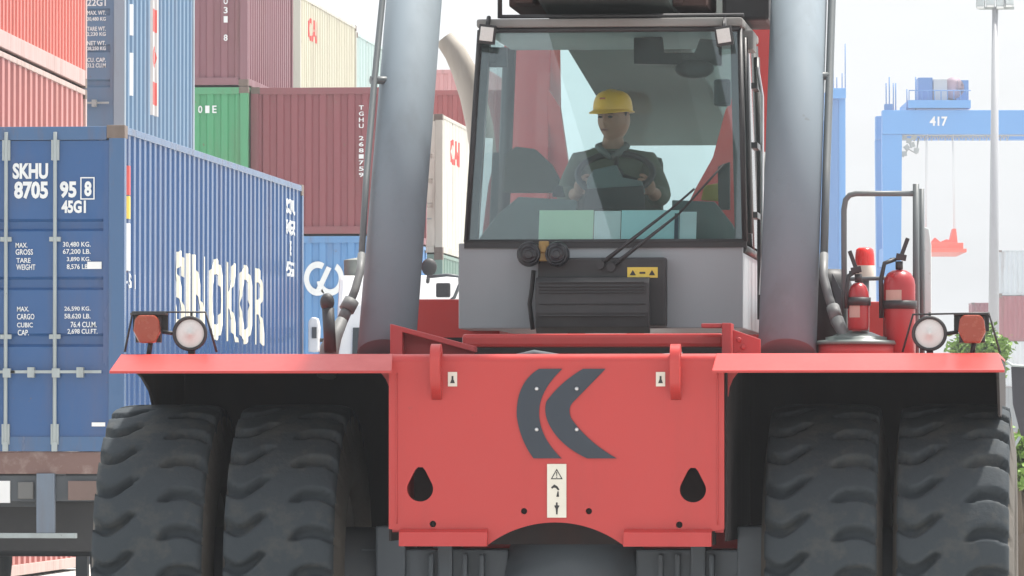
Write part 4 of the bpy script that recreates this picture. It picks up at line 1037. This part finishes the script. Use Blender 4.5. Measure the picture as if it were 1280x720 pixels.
# hard hat with brim and short peak
HC = L_(0,.005,.048)
m = MB(); vs = []; n = 40
prof = [(1.0,0),(.995,.02),(.96,.045),(.88,.068),(.74,.086),(.5,.099),(.25,.104),(0,.105)]
for r_, z in prof:
    for j in range(n):
        a_ = 2*math.pi*j/n; rx, ry = .096*r_, .118*r_
        rid = .006*math.exp(-((math.sin(a_)*0+math.cos(a_))/.22)**2)*(r_ < .97) 
        x, y = rx*math.cos(a_), ry*math.sin(a_); vs.append((x*math.cos(turn)-y*math.sin(turn), x*math.sin(turn)+y*math.cos(turn), z+rid))
m.add([HC+Vector(v) for v in vs], [(i*n+j, i*n+(j+1)%n, (i+1)*n+(j+1)%n, (i+1)*n+j) for i in range(len(prof)-1) for j in range(n)], True)
vs = []
for k,(f_,dz) in enumerate(((.97,.004),(1.0,.002),(1.0,-.003),(.97,-.001))):
    for j in range(n):
        a_ = 2*math.pi*j/n; pk = max(0,-math.sin(a_))**2
        ex = (1.0 if k in (0,3) else 1.10+.26*pk)
        x, y = .096*ex*f_*math.cos(a_), .118*ex*f_*math.sin(a_); vs.append((x*math.cos(turn)-y*math.sin(turn), x*math.sin(turn)+y*math.cos(turn), dz-(ex-1)*.06))
m.add([HC+Vector(v) for v in vs], [(i*n+j, i*n+(j+1)%n, (i+1)*n+(j+1)%n, (i+1)*n+j) for i in range(3) for j in range(n)], True)
hat = m.build('hard_hat', YEL, Pn)
m = MB(); q = HC+Vector((.108*math.sin(turn)*.98, -.108*math.cos(turn)*.98, .048)); m.obox(q,(.03,.006,.028),(R(28),0,turn)); m.build('hat_badge', mat('red_badge', (.5,.10,.05), .5), hat)

# ================================================================== WHITE TRUCK behind the grey cylinder
tp = at(530, 567, 66); tx, ty = tp.x, tp.y
TW = thing('truck', 'white truck mostly hidden behind the left grey cylinder, black mirror on its roof edge', 'truck', (tx, ty, 0))
s6 = F/66
lx = lambda u: (u-530)/s6
lz = lambda v: 1.4+(567-v)/s6
WT = mat('truck_white_paint', (.80,.80,.79), .35, grime=.15)
m = MB(); x0, x1 = lx(418), lx(690)
m.prism([(0.0,.9),(0.0,2.15),(.18,3.0),(.35,lz(343)),(2.2,lz(343)),(2.2,.9)], x0, x1, 'x'); m.build('cab_body', WT, TW, .05)
m = MB(); m.add([(x0+.22,-.012,1.75),(x1-.22,-.012,1.75),(x1-.28,-.012,2.15),(x0+.28,-.012,2.15)], [(0,1,2,3)]); m.build('front_grille', BLACK, TW)
m = MB(); m.prism([(-.02,1.95),(.0,2.16),(.13,2.75),(.11,2.76),(-.03,2.17)], x0+.18, x1-.18, 'x'); m.build('windscreen', mat('dark_glass', (.02,.03,.035), .1, grime=0), TW)
m = MB(); m.box(x0, x1, -.15, .2, .45, .9); m.build('bumper', WT, TW, .03)
m = MB(); m.box(x0+.1,x1-.1,.3,7.5,.75,.95); m.box(x0,x1,2.6,7.6,.96,1.4); m.build('chassis_frame', DARKG, TW)
for y in (.9, 4.8, 6.1):
    for sx in (x0+.17, x1-.17):
        w = link('wheel', rmm, TW, (sx, y, .52), (0,0,0 if sx > lx(555) else math.pi)); link('tyre', tm, w)
m = MB(); q0, q1 = lx(418), lx(449)
vs = []
n = 7
m.lathe([(0,0),((q1-q0)/2*1.0,0),((q1-q0)/2*1.05,lz(322)-lz(343)),(0,lz(319)-lz(343))], ((q0+q1)/2+.0, .8, lz(343)+.002), 'z', 16); m.build('roof_cowl', mat('mossy_grey_metal', (.17,.19,.17), .7, grime=.7, gcol=(.30,.27,.23), scale=4), TW, .01)
m = MB(); a_ = lx(546); b_ = lx(564); m.box(a_, b_, -.10, -.04, lz(372), lz(354)); m.build('mirror', BLACK, TW, .02)
m = MB(); m.tube([(lx(535),.05,lz(346)),(lx(560),-.07,lz(344)),(lx(575),-.07,lz(346)),(lx(576),-.07,lz(355)),(lx(569),-.07,lz(372)),(lx(560),0,lz(378))], .018, 8); m.build('mirror_bracket', PIPE, TW)
m = MB(); m.blob((lx(537),-.05,lz(334)), (.085,.06,.095), 12); m.tube([(lx(537),-.02,lz(334)),(lx(532),.2,lz(352))],.02,8); m.build('horn', BLACK, TW)
m = MB(); m.prism([(lx(386),lz(440)),(lx(386),lz(402)),(lx(391),lz(396)),(lx(398),lz(398)),(lx(400),lz(410)),(lx(399),lz(440))], -.15, .0, 'y'); m.build('wing_mirror', WT, TW, .02)
m = MB(); m.box(lx(391),lx(397),-.165,-.152,lz(423),lz(409)); m.build('mirror_glass', DARKG, TW)
m = MB(); m.cyl((lx(400),-.05,lz(425)),(x0+.05,.05,lz(425)),.02); m.build('mirror_arm', BLACK, TW)

# ================================================================== GANTRY CRANES far off
BLUE = mat('crane_blue_paint', (.06,.27,.62), .5, grime=.12, gcol=(.25,.3,.4), scale=.05)
BLUD = mat('crane_deep_blue', (.045,.18,.45), .5, grime=.1, scale=.05)
def lattice(m, p0, p1, w, h, n):
    pass
q = at(1115, 567, 350); sG = F/350
GC = thing('gantry_crane', 'light blue gantry crane numbered 417, its trolley machinery on top of the girder', 'gantry crane', (q.x, q.y, 0), PSI)
gx = lambda u: (u-1115)/sG
gz = lambda v: 1.4+(567-v)/sG
span = 23.5
m = MB(); m.box(gx(1103), gx(1103)+span+1.2, -.6, .6, gz(168), gz(138)); gd = m.build('girder', BLUE, GC, .03)
me = text_mesh('417', gx(1184)-gx(1162), gz(146)-gz(158), .02, .03); remap(me, lambda c: Vector((gx(1173)+c.x, -.63-c.z, gz(152)+c.y))); me.materials.append(WHITE); link('lettering', me, gd)
m = MB(); m.box(gx(1103), gx(1103)+span+1.2, 5.6, 6.8, gz(168), gz(138)); m.build('girder', BLUE, GC, .03)
for x in (0, span):
    for y in (0, 6.2):
        m = MB(); z1 = gz(168)-.01; a_, b_ = .57, .42
        m.add([(x-b_,y-.5,1.6),(x+b_,y-.5,1.6),(x+b_,y+.5,1.6),(x-b_,y+.5,1.6),(x-a_,y-.5,z1),(x+a_,y-.5,z1),(x+a_,y+.5,z1),(x-a_,y+.5,z1)], [(0,3,2,1),(4,5,6,7),(0,1,5,4),(1,2,6,5),(2,3,7,6),(3,0,4,7)])
        m.build('leg', BLUE, GC)
    m = MB(); m.box(x-.4,x+.4,.55,5.65,12.2,13.2); m.box(x-.6,x+.6,-3,9.2,.9,1.59); m.build('sill_beam', BLUE, GC)
    for y in (-2.2,-.6,6.8,8.4):
        m = MB(); m.lathe([(0,-.25),(.45,-.25),(.7,-.2),(.75,0),(.7,.2),(.45,.25),(0,.25)], (x,y,.75), 'x', 20); m.build('wheel', BLACK, GC)
m = MB(); zt = gz(138)+.01
m.box(gx(1135), gx(1213), -.8, 7, zt+.1, zt+.55); 
tr = m.build('trolley', BLUE, GC)
m = MB(); m.box(gx(1149),gx(1167),.2,3,zt+.56,zt+1.9); m.box(gx(1196),gx(1212),.2,3,zt+.56,zt+1.75); m.build('machine_house', BLUD, tr, .02)
m = MB(); m.box(gx(1168),gx(1185),.1,2.5,zt+.56,zt+1.8); m.build('machine_house', mat('pale_machine_paint', (.4,.42,.45), .5), tr, .02)
m = MB(); m.lathe([(0,-1),(.62,-1),(.62,1),(0,1)], (gx(1193),1.2,zt+1.3), 'y', 20); m.build('hoist_drum', mat('dusty_mauve', (.35,.25,.32), .6), tr)
m = MB()
for u in (1108,1112,1117,1120,1134,1145): m.cyl((gx(u),-.3,zt),(gx(u),-.3,zt+1.2+.35*(u%3)),.035,n=6)
m.box(gx(1106),gx(1116),-.4,.2,zt,zt+.35)
for u in range(1136,1214,8): m.cyl((gx(u),-.75,zt+.56),(gx(u),-.75,zt+1.1),.03,n=6)
m.cyl((gx(1136),-.75,zt+1.1),(gx(1213),-.75,zt+1.1),.03,n=6)
m.build('railing', BLUD, GC)
m = MB(); z0 = gz(169)
for k in range(26): 
    u = 1150+k*4.3; m.tube([(gx(u),-.2,z0),(gx(u+2),-.2,z0-.22-.1*(k%2)),(gx(u+4),-.2,z0)], .04, 6)
m.box(gx(1130),gx(1128)+span-2,-.35,-.1,z0-.05,z0); m.build('festoon_cable', mat('festoon_grey', (.4,.4,.35), .7), GC)
m = MB()
for k,(u,v) in enumerate(((1131,172),(1137,176),(1143,172),(1134,184),(1141,181),(1131,192),(1146,188))): m.obox((gx(u),0,gz(v)),(.28,.3,.28),(0,.3*k,0))
m.tube([(gx(1129),0,gz(196)),(gx(1136),0,gz(186)),(gx(1146),0,gz(192)),(gx(1149),0,gz(172))],.05,6); m.build('service_platform', GALV, GC)
# its spreader, hanging from the trolley
SP = thing('container_spreader', 'orange-red container spreader hanging in mid-air beneath the crane trolley', 'spreader', tuple(at(1175,567,350).xy)+(gz(318),), PSI)
ORG = mat('spreader_orange_red', (.80,.10,.05), .5, grime=.1)
m = MB(); m.box(-1.15,1.25,-4,4,0,.20); m.box(-1.05,1.1,-3.5,3.5,.20,.55); m.build('frame', ORG, SP, .03)
m = MB(); m.prism([(-.9,.55),(-.9,.85),(-.5,.7),(-.3,.95),(0,.7),(.35,.85),(.55,.8),(.72,1.45),(.9,1.45),(1.0,.55)], -.6, .6, 'y'); m.build('headblock', ORG, SP)
m = MB()
for x in (-.8,.85):
    for y in (-.5,.5): m.cyl((x,y,.8),(x*.9,y,gz(168)-gz(318)),.018,n=6)
m.build('hoist_rope', mat('pale_rope', (.6,.6,.6), .6), SP)
# second crane, seen along its girders
q = at(1046, 567, 350)
G2 = thing('gantry_crane', 'light blue gantry crane legs rising just right of the right grey cylinder', 'gantry crane', (q.x, q.y, 0), PSI)
for x in (0, -3.9):
    for y in (0, 23.5):
        m = MB(); m.box(x-.50,x+.10,y-.5,y+.5,1.6,gz(124)); m.build('leg', BLUD, G2, .02)
        m = MB(); m.box(x+.105,x+.50,y-.42,y+.42,1.6,gz(120)); m.build('leg_ladder_trunk', BLUE, G2, .02)
    m = MB(); m.box(x-.5,x+.5,-1,24.5,gz(124)+.01,gz(111)); m.build('girder', BLUE, G2, .03)
for y in (0, 23.5):
    m = MB(); m.box(-5.6,1.7,y-.55,y+.55,.9,1.59); m.box(-3.35,-.55,y-.3,y+.3,16.5,17.2); m.build('sill_beam', BLUE, G2)
    for x in (-5,-3.4,-.4,1.1):
        m = MB(); m.lathe([(0,-.25),(.45,-.25),(.7,-.2),(.75,0),(.7,.2),(.45,.25),(0,.25)], (x,y,.75), 'y', 20); m.build('wheel', BLACK, G2)
m = MB(); zt = gz(111)
for x,h_ in ((-.45,1.5),(-.2,2.6),(.0,.8),(.3,1.1),(.48,3.2)): m.cyl((x,-.6,zt),(x,-.6,zt+h_*.8),.03,n=6)
m.build('railing', BLUD, G2)

# ================================================================== LAMP MAST
q = at(1241, 567, 220); s2 = F/220
LM = thing('lamp_mast', 'tall pale tapered floodlight mast at the right', 'lamp mast', (q.x,q.y,0))
ztop_ = 1.4+(567-8)/s2
m = MB(); m.cyl((0,0,0),(.12,0,ztop_),.24,.11,24,True); m.build('pole', mat('mast_grey', (.33,.34,.36), .5, .1, grime=.1), LM)
m = MB(); m.box(-.45,.8,-.06,.06,ztop_-.1,ztop_); m.build('crossarm', GALV, LM)
for k,x in enumerate((-.40,-.05,.30,.62)):
    m = MB(); m.obox((x,-.12,ztop_+.12+.05*(k%2)),(.30,.25,.36),(R(-25),0,.1*(k-1.5))); fl = m.build('floodlight', GALV, LM, .03)
    m = MB(); m.obox((x,-.26,ztop_+.06+.05*(k%2)),(.24,.02,.28),(R(-25),0,.1*(k-1.5))); m.build('lens', LENS, fl)

# ================================================================== TREE and bushes on the right
LEAF = mat('fresh_leaf_green', (.15,.26,.04), .6, grime=.3, gcol=(.05,.09,.02), scale=3, streak=False, spec=.3)
BARK = mat('bark', (.12,.09,.065), .9, grime=.4)
def tree(lab, u, D, hgt, rad, group=None, n=2600, seed=1):
    rnd = random.Random(seed); q = at(u, 567, D); t = thing('tree', lab, 'tree', (q.x,q.y,0), 0, group)
    m = MB(); m.tube([(0,0,0),(.04,0,hgt*.3),(-.03,.05,hgt*.6)], [.10,.08,.04], 10)
    tips = []
    for k in range(14):
        a_ = rnd.uniform(0,6.28); r_ = rad*rnd.uniform(.4,.85); z = hgt*rnd.uniform(.72,.95); tip = Vector((r_*math.cos(a_), r_*math.sin(a_), z)); tips.append(tip)
        m.tube([(0,0,hgt*rnd.uniform(.25,.5)), tip*.5+Vector((0,0,hgt*.2)), tip], [.04,.025,.01], 6)
    m.build('trunk', BARK, t)
    m = MB(); vs = []; fs = []
    for k in range(n):
        c = rnd.choice(tips)+Vector((rnd.gauss(0,1),rnd.gauss(0,1),rnd.gauss(0,.8)))*rad*.22
        s_ = rnd.uniform(.04,.09); a_ = Vector((rnd.gauss(0,1),rnd.gauss(0,1),rnd.gauss(0,.5))).normalized(); b_ = a_.orthogonal().normalized()
        b_ = (b_*math.cos(k)+a_.cross(b_)*math.sin(k)); i = len(vs)
        vs += [c-a_*s_, c+b_*s_*.45+Vector((0,0,.01)), c+a_*s_, c-b_*s_*.45]; fs.append((i,i+1,i+2,i+3))
    m.add(vs, fs); m.build('crown', LEAF, t); return t
tree('young light green tree behind the right indicator lamp', 1228, 110, 3.75, .50, seed=3, n=5000)
tree('small green bush low at the right edge behind the tyre', 1276, 60, 1.60, .30, seed=5, n=1500)

# dark skip at the right edge, and a pale barrier
q = at(1262, 567, 45); sk_ = F/45
SKP = thing('skip_container', 'black steel skip with a sloping end at the right edge, above tyre height', 'skip', (q.x,q.y,0))
kx = lambda u: (u-1262)/sk_
kz = lambda v: 1.4+(567-v)/sk_
m = MB(); m.prism([(kx(1264),kz(458)),(kx(1266),kz(505)),(kx(1276),kz(545)),(kx(1440),kz(545)),(kx(1440),kz(458))], 0, 1.9, 'y'); m.build('body', mat('skip_black', (.035,.035,.045), .6, grime=.3), SKP, .01)
m = MB()
m.tube([(kx(1262),-.02,kz(568)),(kx(1275),-.02,kz(546))],.012,6); m.build('chain', GALV, SKP); m = MB()
m.tube([(kx(1258),-.02,kz(452)),(kx(1266),-.02,kz(457)),(kx(1300),-.02,kz(459))],.010,6)
m.build('cable', GALV, SKP)
for x in (kx(1300), kx(1420)):
    for y in (.15,1.75): m = MB(); m.box(x-.06,x+.06,y-.06,y+.06,0,kz(545)); m.build('support_leg', DARKG, SKP)
q = at(1290, 567, 75); m = MB(); m.prism([(-.3,0),(-.3,.15),(-.12,.4),(-.09,.85),(.09,.85),(.12,.4),(.3,.15),(.3,0)], 0, 3, 'y')
BR = m.build('concrete_barrier', mat('pale_concrete', (.45,.45,.43), .9), None, .01); BR.location = (q.x-.25,q.y,0); tag(BR, 'pale concrete barrier low at the right edge beyond the tyre', 'barrier')

# ================================================================== HAZE
m = MB(); m.box(-300, 400, -60, 470, -1, 50); hz_ = m.build('haze', None, None)
tag(hz_, kind='stuff'); hm_ = bpy.data.materials.new('haze'); hm_.use_nodes = True; n_ = hm_.node_tree; n_.nodes.clear()
oo = n_.nodes.new('ShaderNodeOutputMaterial'); pv = n_.nodes.new('ShaderNodeVolumePrincipled')
pv.inputs['Color'].default_value = (.93,.96,1,1); pv.inputs['Density'].default_value = .0006; pv.inputs['Anisotropy'].default_value = .35
n_.links.new(pv.outputs[0], oo.inputs['Volume']); hz_.data.materials.append(hm_)
